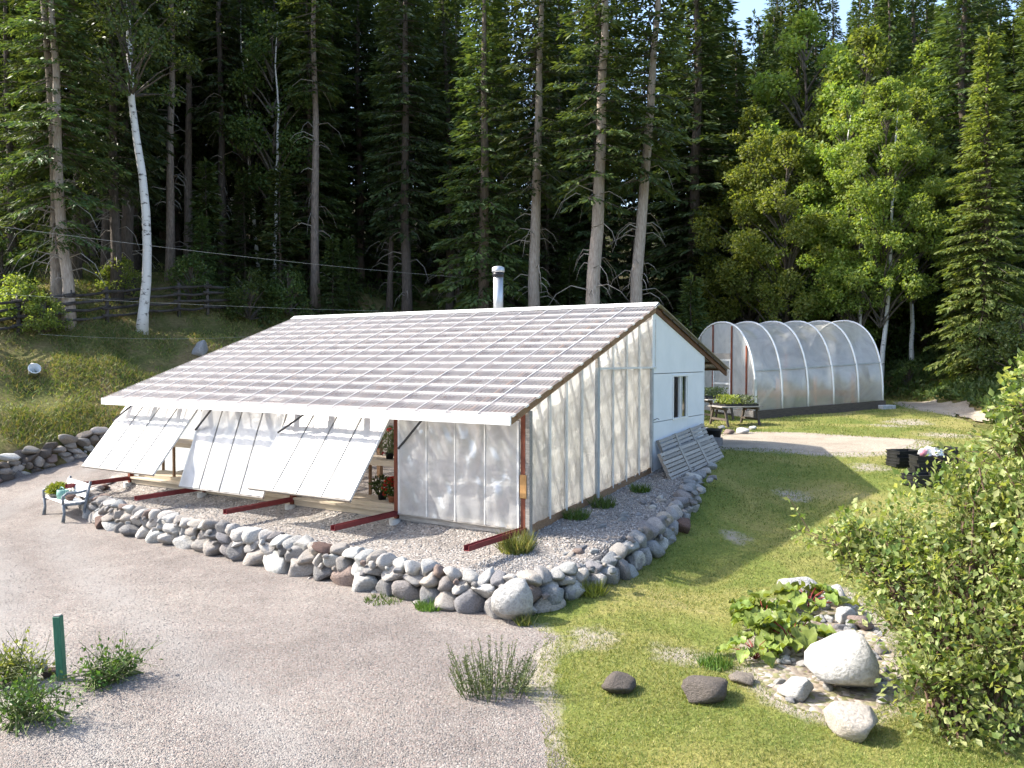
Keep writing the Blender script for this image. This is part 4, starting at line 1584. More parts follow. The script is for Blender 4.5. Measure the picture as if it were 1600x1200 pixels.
# hip rails, base boards, end wall framing, braces
for y, z in (arch(0.085, -0.05), arch(0.915, -0.05)):
    MB().bar((0, y, z + tz0(0) + 0.35), (TL, y, z + tz0(TL) + 0.35), 0.03, 0.05).build('hip_rail', M['frame_grey'], tn)
MB().bar((-0.1, -0.06, tz0(0) + 0.06), (TL + 0.1, -0.06, tz0(TL) + 0.06), 0.05, 0.46).build('base_board', M['wood_dark'], tn)
MB().bar((-0.1, TW + 0.06, tz0(0) + 0.10), (TL + 0.1, TW + 0.06, tz0(TL) + 0.10), 0.05, 0.40).build('base_board', M['wood_grey'], tn)
MB().bar((-0.07, -0.0, tz0(0) + 0.10), (-0.07, TW, tz0(0) + 0.12), 0.05, 0.34).build('base_board', M['wood_grey'], tn)


def archz(y):
    best = min((abs(arch(t, 0)[0] - y), arch(t, 0)[1]) for t in np.linspace(0, 1, 200))
    return best[1]


for y, mt in ((0.55, 'post_red'), (1.55, 'post_red'), (2.9, 'post_red'), (3.85, 'wood_grey')):
    MB().box(-0.06, -0.022, y - 0.035, y + 0.035, tz0(0) + 0.25, tz0(0) + archz(y) - 0.02).build('end_post', M[mt], tn)
MB().box(-0.064, -0.024, 1.59, 2.86, tz0(0) + 2.2, tz0(0) + 2.42).build('door_header', M['wood_grey'], tn)
dr = MB().box(-0.068, -0.03, 1.60, 1.66, tz0(0) + 0.3, tz0(0) + 2.19).box(-0.068, -0.03, 2.78, 2.84, tz0(0) + 0.3, tz0(0) + 2.19)
dr.box(-0.068, -0.03, 1.661, 2.779, tz0(0) + 2.12, tz0(0) + 2.19).box(-0.068, -0.03, 1.661, 2.779, tz0(0) + 1.2, tz0(0) + 1.27).box(-0.068, -0.03, 1.661, 2.779, tz0(0) + 0.3, tz0(0) + 0.37)
dr.build('door', M['batten'], tn)
MB().box(-0.075, 0.05, -0.03, 0.09, tz0(0) + 0.26, tz0(0) + 1.45).build('corner_plate', M['galv'], tn)
for (xa, za, xb, zb) in ((0.15, 0.35, 0.95, 1.1), (2.2, 1.25, 2.75, 0.35), (4.7, 1.3, 5.6, 0.32), (5.6, 1.3, 4.7, 0.32)):
    MB().bar((xa, 0.22 + 0.02 * (xa > 5), za + tz0(xa)), (xb, 0.22 + 0.02 * (xa > 5), zb + tz0(xb)), 0.04, 0.09).build('brace', M['wood_pale'], tn)
for x in (1.15, 2.85, 4.6):
    MB().box(x, x + 0.09, 0.30, 0.39, tz0(x) + 0.25, tz0(x) + 1.4).build('inner_post', M['rust'], tn)
for x in (2.0, 3.9):
    MB().box(x, x + 0.11, 3.6, 3.7, tz0(x) + 0.25, tz0(x) + 2.2).build('inner_post', M['rust'], tn)
MB().box(TL + 0.1, TL + 0.14, 2.9, 3.3, tz0(TL) + 0.3, tz0(TL) + 2.55).build('end_panel', M['white_paint'], tn)
tb_ = empty('staging_table', tn.matrix_basis @ Vector((2.8, 1.6, tunz + 0.05)), TA)
tag(tb_, 'orange brown plank staging seen through the tunnel skin', 'staging table')
for k in range(3):
    MB().box(-2.3, 2.3, -0.5 + k * 0.34, -0.5 + k * 0.34 + 0.32, 0.86, 0.90).build('plank', M['rust'], tb_)
MB().box(-2.3, 2.3, -0.54, -0.505, 0.70, 0.92).build('front_board', M['rust'], tb_)
for sx in (-2.2, -0.7, 0.8, 2.2):
    for sy in (-0.42, 0.42):
        MB().box(sx - 0.04, sx + 0.04, sy - 0.04, sy + 0.04, 0.0, 0.858).build('leg', M['rust'], tb_)
cblk = MB().box(-0.32, 0.32, -0.2, 0.2, 0, 0.3).build('concrete_block', M['concrete'], bevel=0.02)
cblk.location = (*(tn.matrix_basis @ Vector((TL + 0.05, -0.14, 0)))[:2], tunz + 0.13)
cblk.rotation_euler = (0, 0, TA)
tag(cblk, 'pale concrete block at the far foot of the polytunnel', 'concrete block')

# planting inside the tunnel, low along the near side
Vp, Fp = leaf_cloud(900, 0.25, 0.10, 'leaf_bright', 'f')
Pn = RNG.uniform(0, 1, (700, 3)) * np.array([2.6, 0.5, 0.42]) + np.array([0.3, 0.35, 0.25])
Dn = norm(RNG.normal(size=(700, 3)) + np.array([0, 0, 0.8]))
Vp, Fp = kites(Pn, Dn, 0.13, 0.06)
gb = link('bed_plants', arrays_mesh('bed_plants', Vp, Fp, M['leaf_bright']))
gb.matrix_basis = Matrix.Translation((tb[0], tb[1], tunz)) @ Matrix.Rotation(TA, 4, 'Z')
stuff(gb, 'low green plants growing inside the near side of the polytunnel', 'plants')

# ------------------------------------------------------------------ potting tables between the two greenhouses
def trestle(px, py, wid, dep, hgt, rz, label):
    p = at(px, py)
    rt = empty('potting_table', p, rz)
    tag(rt, label, 'table', 'tables of seedlings')
    for k in range(5):
        y0 = -dep / 2 + dep * k / 5
        MB().box(-wid / 2 + random.uniform(-0.05, 0.05), wid / 2 + random.uniform(-0.05, 0.05), y0, y0 + dep / 5 - 0.012, hgt, hgt + 0.035).build('plank', M['wood_grey'], rt)
    for sx in (-wid / 2 + 0.15, wid / 2 - 0.15):
        MB().box(sx - 0.03, sx + 0.03, -dep / 2, dep / 2, hgt - 0.09, hgt - 0.002).build('bearer', M['wood_dark'], rt)
        for sy in (-1, 1):
            MB().bar((sx, sy * (dep / 2 + 0.08), -0.05), (sx, sy * (dep / 2 - 0.12), hgt - 0.092), 0.06, 0.07, (1, 0, 0)).build('leg', M['wood_dark'], rt)
        MB().box(sx - 0.025, sx + 0.025, -dep / 2 - 0.02, dep / 2 + 0.02, 0.18, 0.25).build('stretcher', M['wood_dark'], rt)
    return rt, p


t1, p1 = trestle(1116, 656, 1.15, 1.0, 0.74, 0.35, 'nearer grey trestle table of seedlings with a plank top')
t2, p2 = trestle(1148, 664, 1.5, 1.0, 0.62, 0.30, 'grey trestle table of seedlings beside the polytunnel corner')


def tray(loc, rz, wx, wy, label, mat, n, hgt=0.25):
    rt = empty('seedling_tray', loc, rz)
    tag(rt, label, 'seedling tray', 'trays of seedlings')
    mb = MB()
    mb.box(-wx, wx, -wy, wy, 0, 0.012).box(-wx, -wx + 0.02, -wy, wy, 0.0121, 0.07).box(wx - 0.02, wx, -wy, wy, 0.0121, 0.07)
    mb.box(-wx + 0.0201, wx - 0.0201, -wy, -wy + 0.02, 0.0121, 0.07).box(-wx + 0.0201, wx - 0.0201, wy - 0.02, wy, 0.0121, 0.07)
    mb.build('tray', M['black'], rt)
    P = RNG.uniform(-1, 1, (n, 3)) * np.array([wx, wy, 0]) + np.array([0, 0, 0.04]) + RNG.random((n, 1)) * np.array([[0, 0, hgt]])
    D = norm(RNG.normal(size=(n, 3)) + np.array([0, 0, 0.7]))
    V_, F_ = kites(P, D, 0.08, 0.05)
    mass(link('seedlings', arrays_mesh('seedlings', V_, F_, M[mat]), rt))
    return rt


tray(p1 + Vector((-0.1, 0.1, 0.82)), 0.35, 0.50, 0.4, 'tray of grey green seedlings on the nearer trestle table', 'leaf_grey', 700, 0.3)
tray(p2 + Vector((-0.25, 0.0, 0.66)), 0.3, 0.32, 0.4, 'tray of yellow green seedlings nearer the white shed wall', 'leaf_yellow', 420, 0.3)
tray(p2 + Vector((0.36, 0.1, 0.66)), 0.3, 0.28, 0.4, 'tray of green seedlings nearest the polytunnel corner', 'leaf_grey', 420, 0.28)
bx = at(1112, 692)
bxo = MB().lathe([(0, 0), (0.22, 0), (0.26, 0.34), (0.29, 0.35), (0.29, 0.38), (0.24, 0.38), (0.21, 0.06), (0, 0.06)], 14).build('tub', M['black'], None, True, bx)
tag(bxo, 'round black plastic tub by the far corner of the white wall', 'tub')
row_root = empty('stone_row', at(1140, 678))
tag(row_root, 'short row of pale stones edging the ground below the seedling tables', 'stone row')
for k, (a, b, w_, h_) in enumerate([(1105, 676, 18, 9), (1122, 678, 16, 9), (1139, 679, 18, 9), (1160, 678, 20, 10), (1177, 672, 14, 8), (1128, 671, 12, 7)]):
    px_rock(a, b, w_, h_, 'stone_white' if k % 2 else 'stone', k * 5, row_root, org=row_root.location)

# ------------------------------------------------------------------ bench with planters by the wall's far end
bp = at(104, 818)
bench = empty('bench', (bp.x, bp.y, bp.z), 0)
tag(bench, 'white slatted garden bench with dark cast ends by the stone wall', 'bench')
# bench axes measured from the photograph: along its back from far left to near right
fl, fr_ = at(52, 806), at(90, 822)
ba = (Vector((fr_.x, fr_.y)) - Vector((fl.x, fl.y)))
BLN = max(1.05, min(1.35, ba.length))
bdir = math.atan2(ba.y, ba.x)
bench.location = ((fl.x + fr_.x) / 2 + 0.1, (fl.y + fr_.y) / 2 + 0.15, tz(fl.x, fl.y) + 0.02)
bench.rotation_euler = (0, 0, bdir)
hl = BLN / 2
for k in range(4):
    MB().box(-hl, hl, 0.02 + k * 0.11, 0.02 + k * 0.11 + 0.095, 0.40, 0.425).build('seat_slat', M['white_paint'], bench)
for k in range(3):
    z = 0.50 + k * 0.105
    MB().bar((-hl, 0.47 + 0.03 * k, z + 0.04), (hl, 0.47 + 0.03 * k, z + 0.04), 0.022, 0.092, (0, 0.3, 1)).build('back_slat', M['white_paint'], bench)
for sx in (-hl + 0.03, hl - 0.03):
    mb = MB()
    mb.tube([(sx, 0.0, 0), (sx, 0.03, 0.2), (sx, 0.01, 0.395)], [0.04, 0.03, 0.035], 8)
    mb.tube([(sx, 0.50, 0), (sx, 0.44, 0.2), (sx, 0.48, 0.42), (sx, 0.58, 0.84)], [0.04, 0.032, 0.035, 0.03], 8)
    mb.tube([(sx, 0.01, 0.39), (sx, 0.0, 0.56), (sx, 0.1, 0.63), (sx, 0.35, 0.62), (sx, 0.53, 0.66)], [0.03, 0.03, 0.032, 0.03, 0.028], 8)
    mb.tube([(sx, 0.02, 0.37), (sx, 0.46, 0.37)], 0.026, 8)
    mb.build('end_frame', M['cast_iron'], bench, True)


def bw(x, y, z):
    c, s = math.cos(bdir), math.sin(bdir)
    return Vector((bench.location.x + c * x - s * y, bench.location.y + s * x + c * y, bench.location.z + z))


potted(bw(-hl + 0.32, 0.2, 0.427), 'yellow green succulent in a shallow dish on the white bench', 'leaf_yellow', 'stone_brown', 0.2, 0.08, 0.2, 0.22, 360, 0.09, None, 0, 'planter')
wcan = empty('watering_can', bw(0.02, 0.2, 0.427), bdir)
tag(wcan, 'faded teal watering can standing on the white bench', 'watering can')
MB().lathe([(0, 0), (0.12, 0), (0.13, 0.1), (0.12, 0.2), (0.1, 0.205), (0.1, 0.19), (0.0, 0.19)], 18).build('can', M['teal'], wcan, True)
MB().tube([(0.11, 0, 0.05), (0.2, 0, 0.12), (0.27, 0, 0.22)], [0.025, 0.018, 0.014], 8).build('spout', M['teal'], wcan, True)
MB().tube([(-0.11, 0, 0.04), (-0.19, 0, 0.1), (-0.19, 0, 0.2), (-0.1, 0, 0.25), (0.03, 0, 0.25), (0.1, 0, 0.2)], 0.012, 8).build('handle', M['teal'], wcan, True)
rb = rock('boulder', 'stone_red', bw(hl - 0.28, 0.25, 0.427 + 0.085), (0.26, 0.2, 0.19), 0.3, None, 4)
tag(rb, 'small reddish rock sitting on the white bench seat', 'rock')
rb2 = px_rock(163, 826, 26, 24, 'stone_red', 7, None, 'boulder')
tag(rb2, 'brown boulder on the gravel just right of the white bench', 'boulder')

# ------------------------------------------------------------------ green post, bucket, blue rock
gpz_ = at(98, 1062)
gpst = empty('post', gpz_)
tag(gpst, 'green painted wooden post at the near edge of the driveway', 'post')
MB().bar((0, 0, -0.2), (-0.045, 0, 0.74), 0.085, 0.085, (0, 1, 0)).build('post_shaft', M['green_post'], gpst, bevel=0.006)
MB().bar((-0.0451, 0, 0.7401), (-0.046, 0, 0.755), 0.07, 0.07, (0, 1, 0)).build('post_top', M['wood_grey'], gpst)
bkt = at(53, 588)
bkr = empty('bucket', bkt + Vector((0, 0, 0.16)))
tag(bkr, 'white bucket lying tipped on the grassy hillside', 'bucket')
bkr.rotation_euler = (0.9, 0.5, 0.3)
MB().lathe([(0, -0.16), (0.14, -0.16), (0.18, 0.17), (0.195, 0.17), (0.195, 0.2), (0.17, 0.2), (0.13, -0.13), (0, -0.13)], 18).build('pail', M['bucket'], bkr, True)
MB().tube([(0.18 * math.cos(t), 0.05 + 0.02 * math.sin(t), 0.19 + 0.17 * math.sin(t)) for t in np.linspace(0, math.pi, 9)], 0.005, 5).build('handle', M['galv'], bkr)
br_ = px_rock(314, 556, 27, 27, 'stone_blue', 5, None, 'boulder')
tag(br_, 'blue grey boulder on the hillside at the roof edge', 'boulder')

# ------------------------------------------------------------------ black plant trays stacked on the lawn
def crate_stack(px, py, n, label_fmt, rz, wx=0.30, wy=0.22, hz=0.075):
    p = at(px, py)
    for k in range(n):
        a = rz + random.uniform(-0.12, 0.12)
        rt = empty('plant_tray', p + Vector((random.uniform(-0.02, 0.02), random.uniform(-0.02, 0.02), k * (hz + 0.002))), a)
        tag(rt, label_fmt(k, n), 'plant tray', 'stacked black plant trays')
        mb = MB()
        mb.box(-wx, wx, -wy, wy, 0, 0.01)
        mb.build('tray_base', M['black'], rt)
        mb = MB()
        z0, z1 = 0.0101, hz
        mb.box(-wx, -wx + 0.014, -wy, wy, z0, z1).box(wx - 0.014, wx, -wy, wy, z0, z1)
        mb.box(-wx + 0.0141, wx - 0.0141, -wy, -wy + 0.014, z0, z1).box(-wx + 0.0141, wx - 0.0141, wy - 0.014, wy, z0, z1)
        mb.build('tray_wall', M['black'], rt)
        mb = MB()
        mb.box(-wx - 0.015, wx + 0.015, -wy - 0.015, -wy - 0.0001, z1 - 0.018, z1).box(-wx - 0.015, wx + 0.015, wy + 0.0001, wy + 0.015, z1 - 0.018, z1)
        mb.box(-wx - 0.015, -wx - 0.0001, -wy, wy, z1 - 0.018, z1).box(wx + 0.0001, wx + 0.015, -wy, wy, z1 - 0.018, z1)
        mb.build('rim', M['black'], rt)
    return p


ordn = ['lowest', 'second', 'third', 'fourth', 'fifth', 'sixth', 'seventh', 'eighth']


def stack_label(where):
    def f(k, n):
        pos = 'topmost' if k == n - 1 else ('lowest' if k == 0 else ordn[k] + ' from the ground')
        return f'black plant tray {pos} in the {where} stack'
    return f


crate_stack(1412, 728, 5, stack_label('stand alone left'), 0.15)
pst = crate_stack(1452, 744, 6, stack_label('tall middle'), -0.1, 0.34, 0.24)
crate_stack(1476, 736, 7, stack_label('back right'), 0.4, 0.32, 0.24)
crate_stack(1441, 757, 3, stack_label('low front'), 0.25, 0.34, 0.24)
bagp = pst + Vector((0, 0, 6 * 0.077))
bm = bmesh.new()
bmesh.ops.create_icosphere(bm, subdivisions=3, radius=1)
for v in bm.verts:
    k = 1 + 0.22 * math.sin(7 * v.co.x + 3 * v.co.z) * math.sin(6 * v.co.y + 1) + 0.12 * math.sin(13 * v.co.y + 9 * v.co.x)
    v.co = Vector((v.co.x * 0.26 * k, v.co.y * 0.18 * k, max(-0.02, v.co.z * 0.16 * k)))
me = bpy.data.meshes.new('plastic_bag')
bm.to_mesh(me)
bm.free()
me.materials.append(M['plastic_white'])
bag = link('plastic_bag', me, None, bagp + Vector((0.02, 0, 0.025)))
tag(bag, 'crumpled white plastic bag lying on the tall middle stack of trays', 'plastic bag')
pk = MB().lathe([(0, 0), (0.06, 0), (0.085, 0.13), (0.075, 0.13), (0.055, 0.015), (0, 0.015)], 12).build('plant_pot', M['pink'], None, True, pst + Vector((-0.2, -0.12, 6 * 0.077)))
tag(pk, 'small pink plant pot on the edge of the tall middle stack', 'plant pot')

# ------------------------------------------------------------------ split rail fence on the hillside
fence = empty('rail_fence', at(150, 505))
tag(fence, 'weathered dark split rail fence running along the hillside', 'fence')
fo = fence.location.copy()
fpts = [at(a, b) for a, b in [(-60, 532), (30, 520), (112, 510), (168, 503), (228, 496), (280, 492), (325, 489), (372, 487)]]
for i, p in enumerate(fpts):
    q = p - fo
    MB().tube([q + Vector((0, 0, -0.3)), q + Vector((random.uniform(-0.05, 0.05), 0, 1.35))], [0.08, 0.065], 7).build('fence_post', M['wood_fence'], fence, True)
for i in range(len(fpts) - 1):
    a, b = fpts[i] - fo, fpts[i + 1] - fo
    for z in (0.25, 0.55, 0.85, 1.15):
        e = Vector((0, -0.08, 0))
        mid = a.lerp(b, 0.5) + Vector((0, 0, z - 0.05 + random.uniform(-0.04, 0.04))) + e
        over = (b - a).normalized() * 0.18
        MB().tube([a - over + e + Vector((0, 0, z + random.uniform(-0.05, 0.05))), mid, b + over + e + Vector((0, 0, z + random.uniform(-0.05, 0.05)))], [0.07, 0.06, 0.05], 6).build('rail', M['wood_fence'], fence, True)

# ------------------------------------------------------------------ overhead cables
def cable(pa, Ya, pb, Yb, sag, r, label):
    a = ray(*pa)
    b = ray(*pb)
    A = Vector((a.x, a.y, a.z)) * (Ya / a.y) + Vector((0, 0, 3))
    B = b * (Yb / b.y) + Vector((0, 0, 3))
    pts = []
    for k in range(25):
        t = k / 24
        p = A.lerp(B, t)
        p.z -= sag * 4 * t * (1 - t)
        pts.append(p)
    o = MB().tube(pts, r, 5).build('cable', M['cable'])
    tag(o, label, 'cable', 'cables strung over the hillside')


cable((-120, 338), 20, (760, 436), 37, 0.15, 0.0035, 'highest thin cable sloping down across the birch trunk')
cable((-120, 452), 21, (660, 487), 36, 0.1, 0.003, 'thin cable passing in front of the twin trunk and the fence')
cable((60, 522), 29, (390, 526), 33, 0.12, 0.003, 'lowest thin cable hanging above the slope below the birch')

# ------------------------------------------------------------------ TREES
def trunk_mesh(name, h, r0, mat, n=9, bend=0.15, seed=0, r1=0.15, flare=1.35):
    r = random.Random(seed)
    pts, rad = [], []
    ox = oy = 0
    K = 12
    for k in range(K + 1):
        t = k / K
        pts.append((ox, oy, h * t - (0.4 if k == 0 else 0)))
        rad.append(r0 * ((1 - t) + r1 * t) * (flare if k == 0 else 1))
        ox += r.uniform(-bend, bend) * h / 60
        oy += r.uniform(-bend, bend) * h / 60
    return MB().tube(pts, rad, n).mesh(name, mat, True), pts


def conifer_crown(h, hb, rmax, seed, droop=0.25, dens=1.25, whorl=0.42, nper=6, kl=0.30, kw=0.105, shape=0.8, sparse=0.0, base_taper=0.25, mat='needle_dark'):
    r = np.random.default_rng(seed)
    P, D, L_, U = [], [], [], []
    br = MB()
    z = hb
    while z < h - 0.2:
        t = (z - hb) / (h - hb)
        prof = (1 - t) ** shape
        if t < base_taper:
            prof *= 0.55 + 0.45 * t / base_taper
        k = max(3, int(nper + r.integers(-1, 2)))
        a0 = r.uniform(0, 6.28)
        for b in range(k):
            if r.random() < sparse:
                continue
            az = a0 + 6.28 * b / k + r.uniform(-0.3, 0.3)
            ln = max(0.25, rmax * prof * r.uniform(0.65, 1.15))
            el = 0.35 * t + (-0.15) + r.uniform(-0.12, 0.12)
            dr = droop * (1 - 0.6 * t) * r.uniform(0.7, 1.3)
            d2 = np.array([math.cos(az), math.sin(az)])
            side = np.array([-math.sin(az), math.cos(az), 0])
            zz = z + r.uniform(-0.15, 0.15)
            ns = max(3, int(ln / 0.22))

            def bp(u):
                u = np.atleast_1d(np.asarray(u, float))
                rr = ln * u
                zc = zz + math.tan(el) * rr - dr * rr * rr / max(ln, 0.5) + 0.24 * ln * np.maximum(0, u - 0.7)
                return np.stack([d2[0] * rr, d2[1] * rr, zc], 1)
            if ln > 0.9:
                br.tube([bp(0)[0], bp(0.5)[0], bp(0.95)[0]], [0.035, 0.02, 0.006], 3, False)
            nk = max(1, int(round(dens * (2.2 + 0.8 * ln))))
            m = ns * 2 * nk
            u = 0.15 + 0.85 * (np.repeat(np.arange(ns), 2 * nk) + r.random(m)) / ns
            sg = np.where(np.arange(m) % 2 == 0, 1.0, -1.0)
            c = bp(u)
            tang = norm(bp(np.minimum(1.0, u + 0.05)) - bp(u - 0.05))
            tl = 0.24 + 0.2 * ln * (1 - u)
            v = r.random(m)
            off = sg[:, None] * side[None, :]
            p = c + off * (tl * v * 0.9)[:, None] + tang * (tl * v * 0.5)[:, None]
            p[:, 2] += -0.22 * tl * v + r.normal(size=m) * 0.03
            dd_ = off * r.uniform(0.3, 1.0, (m, 1)) + tang * r.uniform(0.4, 1.0, (m, 1))
            dd_[:, 2] += r.uniform(-0.6, 0.15, m)
            P.append(p)
            D.append(dd_)
            L_.append(kl * r.uniform(0.65, 1.35, m))
            P.append(bp(0.98))
            D.append(norm(bp(1.0) - bp(0.9)))
            L_.append(np.array([kl * 1.3]))
        z += whorl * r.uniform(0.75, 1.25) * (0.7 + 0.5 * (1 - t))
    # leader
    for q in range(10):
        P.append(np.array([[0, 0, h - 0.25 + 0.04 * q]]))
        a = r.uniform(0, 6.28)
        D.append(np.array([[0.5 * math.cos(a), 0.5 * math.sin(a), 0.9]]))
        L_.append(np.array([kl]))
    P = np.concatenate(P)
    D = norm(np.concatenate(D))
    L_ = np.concatenate(L_)
    up = np.array([0, 0, 1.0]) + r.normal(size=P.shape) * 0.45
    V, F = kites(P, D, L_, L_ * kw / kl, up, fold=0.1, mid=0.5)
    return arrays_mesh('crown', V, F, M[mat]), br


def dead_branches(h0, h1, n, ln, seed):
    r = random.Random(seed)
    mb = MB()
    for _ in range(n):
        z = r.uniform(h0, h1)
        a = r.uniform(0, 6.28)
        l = ln * r.uniform(0.4, 1.1)
        c, s = math.cos(a), math.sin(a)
        dr = r.uniform(0.25, 0.7)
        mb.tube([(0, 0, z), (c * l * 0.45, s * l * 0.45, z + 0.08 * l), (c * l * 0.8, s * l * 0.8, z - dr * 0.3 * l), (c * l, s * l, z - dr * l)], [0.028, 0.018, 0.011, 0.004], 3, False)
    return mb


def leafy_crown(h, hb, rx, seed, n=9000, leaf=0.15, shape='oval', mat='leaf_birch', nbl=60, br_h=None, blob=0.75):
    """clumps of leaves at the ends of limbs"""
    r = np.random.default_rng(seed)
    br = MB()
    C, Rd = [], []
    for k in range(nbl):
        t = r.random() ** 0.9
        z = hb + (h - hb) * t
        env = math.sin(math.pi * min(1, 0.12 + 0.88 * t) ** 0.75) ** 0.7 if shape == 'oval' else (1 - t) ** 0.7
        a = r.uniform(0, 6.28)
        rad = rx * env * (0.25 + 0.75 * math.sqrt(r.random()))
        c = np.array([rad * math.cos(a), rad * math.sin(a), z])
        C.append(c)
        Rd.append(blob * r.uniform(0.55, 1.2) * (0.6 + 0.4 * env))
        z0 = max(hb * 0.75, z - rad * 0.9 - 0.4)
        br.tube([(0, 0, z0), tuple(c * np.array([0.5, 0.5, 0]) + np.array([0, 0, z0 * 0.4 + z * 0.6])), tuple(c)], [0.05, 0.03, 0.01], 3, False)
    C = np.array(C)
    Rd = np.array(Rd)
    w = Rd ** 2
    idx = r.choice(nbl, n, p=w / w.sum())
    d = norm(r.normal(size=(n, 3)))
    rr = (0.25 + 0.75 * r.random(n) ** 0.5)[:, None] * Rd[idx][:, None]
    P = C[idx] + d * rr * np.array([1, 1, 0.75])
    D = norm(d * 0.5 + r.normal(size=(n, 3)) * 0.7 + np.array([0, 0, -0.35]))
    L_ = leaf * r.uniform(0.7, 1.3, n)
    V, F = kites(P, D, L_, L_ * 0.72, np.array([0, 0, 1.0]) + r.normal(size=(n, 3)) * 0.7, 0.12)
    return arrays_mesh('crown', V, F, M[mat]), br


ARCH = {}


def archetype(key, trunk, crown, extra):
    ARCH[key] = (trunk, crown, extra)


def reg_conifer(key, h, hb, rmax, r0, seed, bark, mat, **kw):
    dead = kw.pop('dead', 0)
    tr, _ = trunk_mesh('trunk', h * 0.985, r0, M[bark], 9, 0.25, seed)
    cr, br = conifer_crown(h, hb, rmax, seed, mat=mat, **kw)
    ex = [br.mesh('branches', M['bark_dark'])] if br.v else []
    if dead:
        ex.append(dead_branches(1.5, hb + 1, dead, rmax * 0.65, seed).mesh('dead_branches', M['twig']))
    archetype(key, tr, cr, ex)


reg_conifer('spruce_a', 20, 2.0, 2.7, 0.24, 11, 'bark_dark', 'needle_dark', droop=0.3, nper=6)
reg_conifer('spruce_b', 22, 5.0, 2.5, 0.26, 12, 'bark_dark', 'needle_dark', droop=0.35, nper=6, sparse=0.15, dead=16)
reg_conifer('spruce_c', 17, 1.0, 2.3, 0.2, 13, 'bark_dark', 'needle_mid', droop=0.25, nper=6, kl=0.25, kw=0.08, dens=1.7)
reg_conifer('pole_a', 22, 8.0, 2.4, 0.21, 14, 'bark_dark', 'needle_dark', droop=0.3, nper=5, sparse=0.25, dead=34)
reg_conifer('pole_b', 20, 5.5, 2.2, 0.19, 15, 'bark_dark', 'needle_dark', droop=0.3, nper=5, sparse=0.3, dead=30)
reg_conifer('pole_c', 23, 10.5, 2.4, 0.23, 16, 'bark_pine', 'needle_mid', droop=0.25, nper=5, sparse=0.25, dead=26)
reg_conifer('fir_lit', 17.5, 0.6, 3.1, 0.25, 17, 'bark_dark', 'needle_sunlit', droop=0.3, nper=8, whorl=0.34, dens=1.3, shape=0.85, base_taper=0.1)
reg_conifer('big_spruce', 21, 0.8, 3.0, 0.3, 18, 'bark_pine', 'needle_mid', droop=0.35, nper=6, sparse=0.1, base_taper=0.1)
reg_conifer('tall_pine_a', 22, 9.6, 2.6, 0.31, 19, 'bark_pale', 'needle_mid', droop=0.3, nper=5, sparse=0.12, dead=40)
reg_conifer('tall_pine_b', 23, 8.8, 2.8, 0.35, 20, 'bark_pale', 'needle_mid', droop=0.3, nper=5, sparse=0.2, dead=44)
reg_conifer('small_fir', 7, 0.3, 1.5, 0.09, 21, 'bark_dark', 'needle_mid', droop=0.2, nper=6, whorl=0.32)
reg_conifer('twin_fir', 18, 3.2, 2.6, 0.21, 22, 'bark_pale', 'needle_mid', droop=0.35, nper=5, sparse=0.35, dead=20, kl=0.21, kw=0.065, dens=2.4)


def reg_leafy(key, h, hb, rx, r0, seed, bark, **kw):
    tr, _ = trunk_mesh('trunk', h * 0.93, r0, M[bark], 8, 0.5, seed, 0.2, 1.2)
    cr, br = leafy_crown(h, hb, rx, seed, **kw)
    archetype(key, tr, cr, [br.mesh('limbs', M['twig_dark'])])


reg_leafy('birch_a', 15, 4.6, 2.5, 0.13, 31, 'bark_birch', n=24000, leaf=0.14, nbl=120, blob=0.62)
reg_leafy('birch_b', 13, 4.0, 2.1, 0.11, 32, 'bark_birch', n=18000, leaf=0.14, nbl=100, blob=0.6)
reg_leafy('aspen_dim', 14, 5.0, 2.0, 0.11, 33, 'bark_birch', n=8000, leaf=0.16, mat='leaf_dim', nbl=60)
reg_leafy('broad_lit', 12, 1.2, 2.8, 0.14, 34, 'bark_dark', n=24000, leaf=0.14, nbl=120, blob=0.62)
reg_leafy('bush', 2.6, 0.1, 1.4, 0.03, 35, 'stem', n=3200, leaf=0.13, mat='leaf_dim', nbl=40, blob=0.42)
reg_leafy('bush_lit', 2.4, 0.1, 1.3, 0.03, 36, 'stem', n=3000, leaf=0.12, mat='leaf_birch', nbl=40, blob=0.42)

NAMES = {'spruce_a': 'spruce_tree', 'spruce_b': 'spruce_tree', 'spruce_c': 'spruce_tree', 'pole_a': 'spruce_tree', 'pole_b': 'spruce_tree', 'pole_c': 'pine_tree', 'fir_lit': 'fir_tree', 'big_spruce': 'spruce_tree',
         'tall_pine_a': 'pine_tree', 'tall_pine_b': 'pine_tree', 'small_fir': 'fir_tree', 'twin_fir': 'fir_tree', 'birch_a': 'birch_tree', 'birch_b': 'birch_tree', 'aspen_dim': 'aspen_tree', 'broad_lit': 'broadleaf_tree', 'bush': 'bush', 'bush_lit': 'bush'}


def plant_tree(key, x, y, label, group=None, sc=1.0, rz=None, lean=(0, 0), sxy=1.0, cat=None, z=None):
    tr, cr, ex = ARCH[key]
    root = empty(NAMES[key], (x, y, (tz(x, y) if z is None else z) - 0.05), random.uniform(0, 6.28) if rz is None else rz)
    root.rotation_euler = (Matrix.Rotation(lean[1], 3, 'Y') @ Matrix.Rotation(lean[0], 3, 'X') @ Matrix.Rotation(root.rotation_euler[2], 3, 'Z')).to_euler()
    root.scale = (sc * sxy, sc * sxy, sc)
    tag(root, label, cat or ('bush' if 'bush' in key else 'tree'), group)
    link('trunk' if 'bush' not in key else 'stem', tr, root)
    link('crown', cr, root)
    for e in ex:
        mass(link(e.name.split('.')[0], e, root))
    return root


TREES = []   # taken ground (x, y, clearance)


def hero(key, px, Y, label, **kw):
    x = colx(px, Y)
    TREES.append((x, Y, kw.pop('clear', 1.6)))
    return plant_tree(key, x, Y, label, **kw)


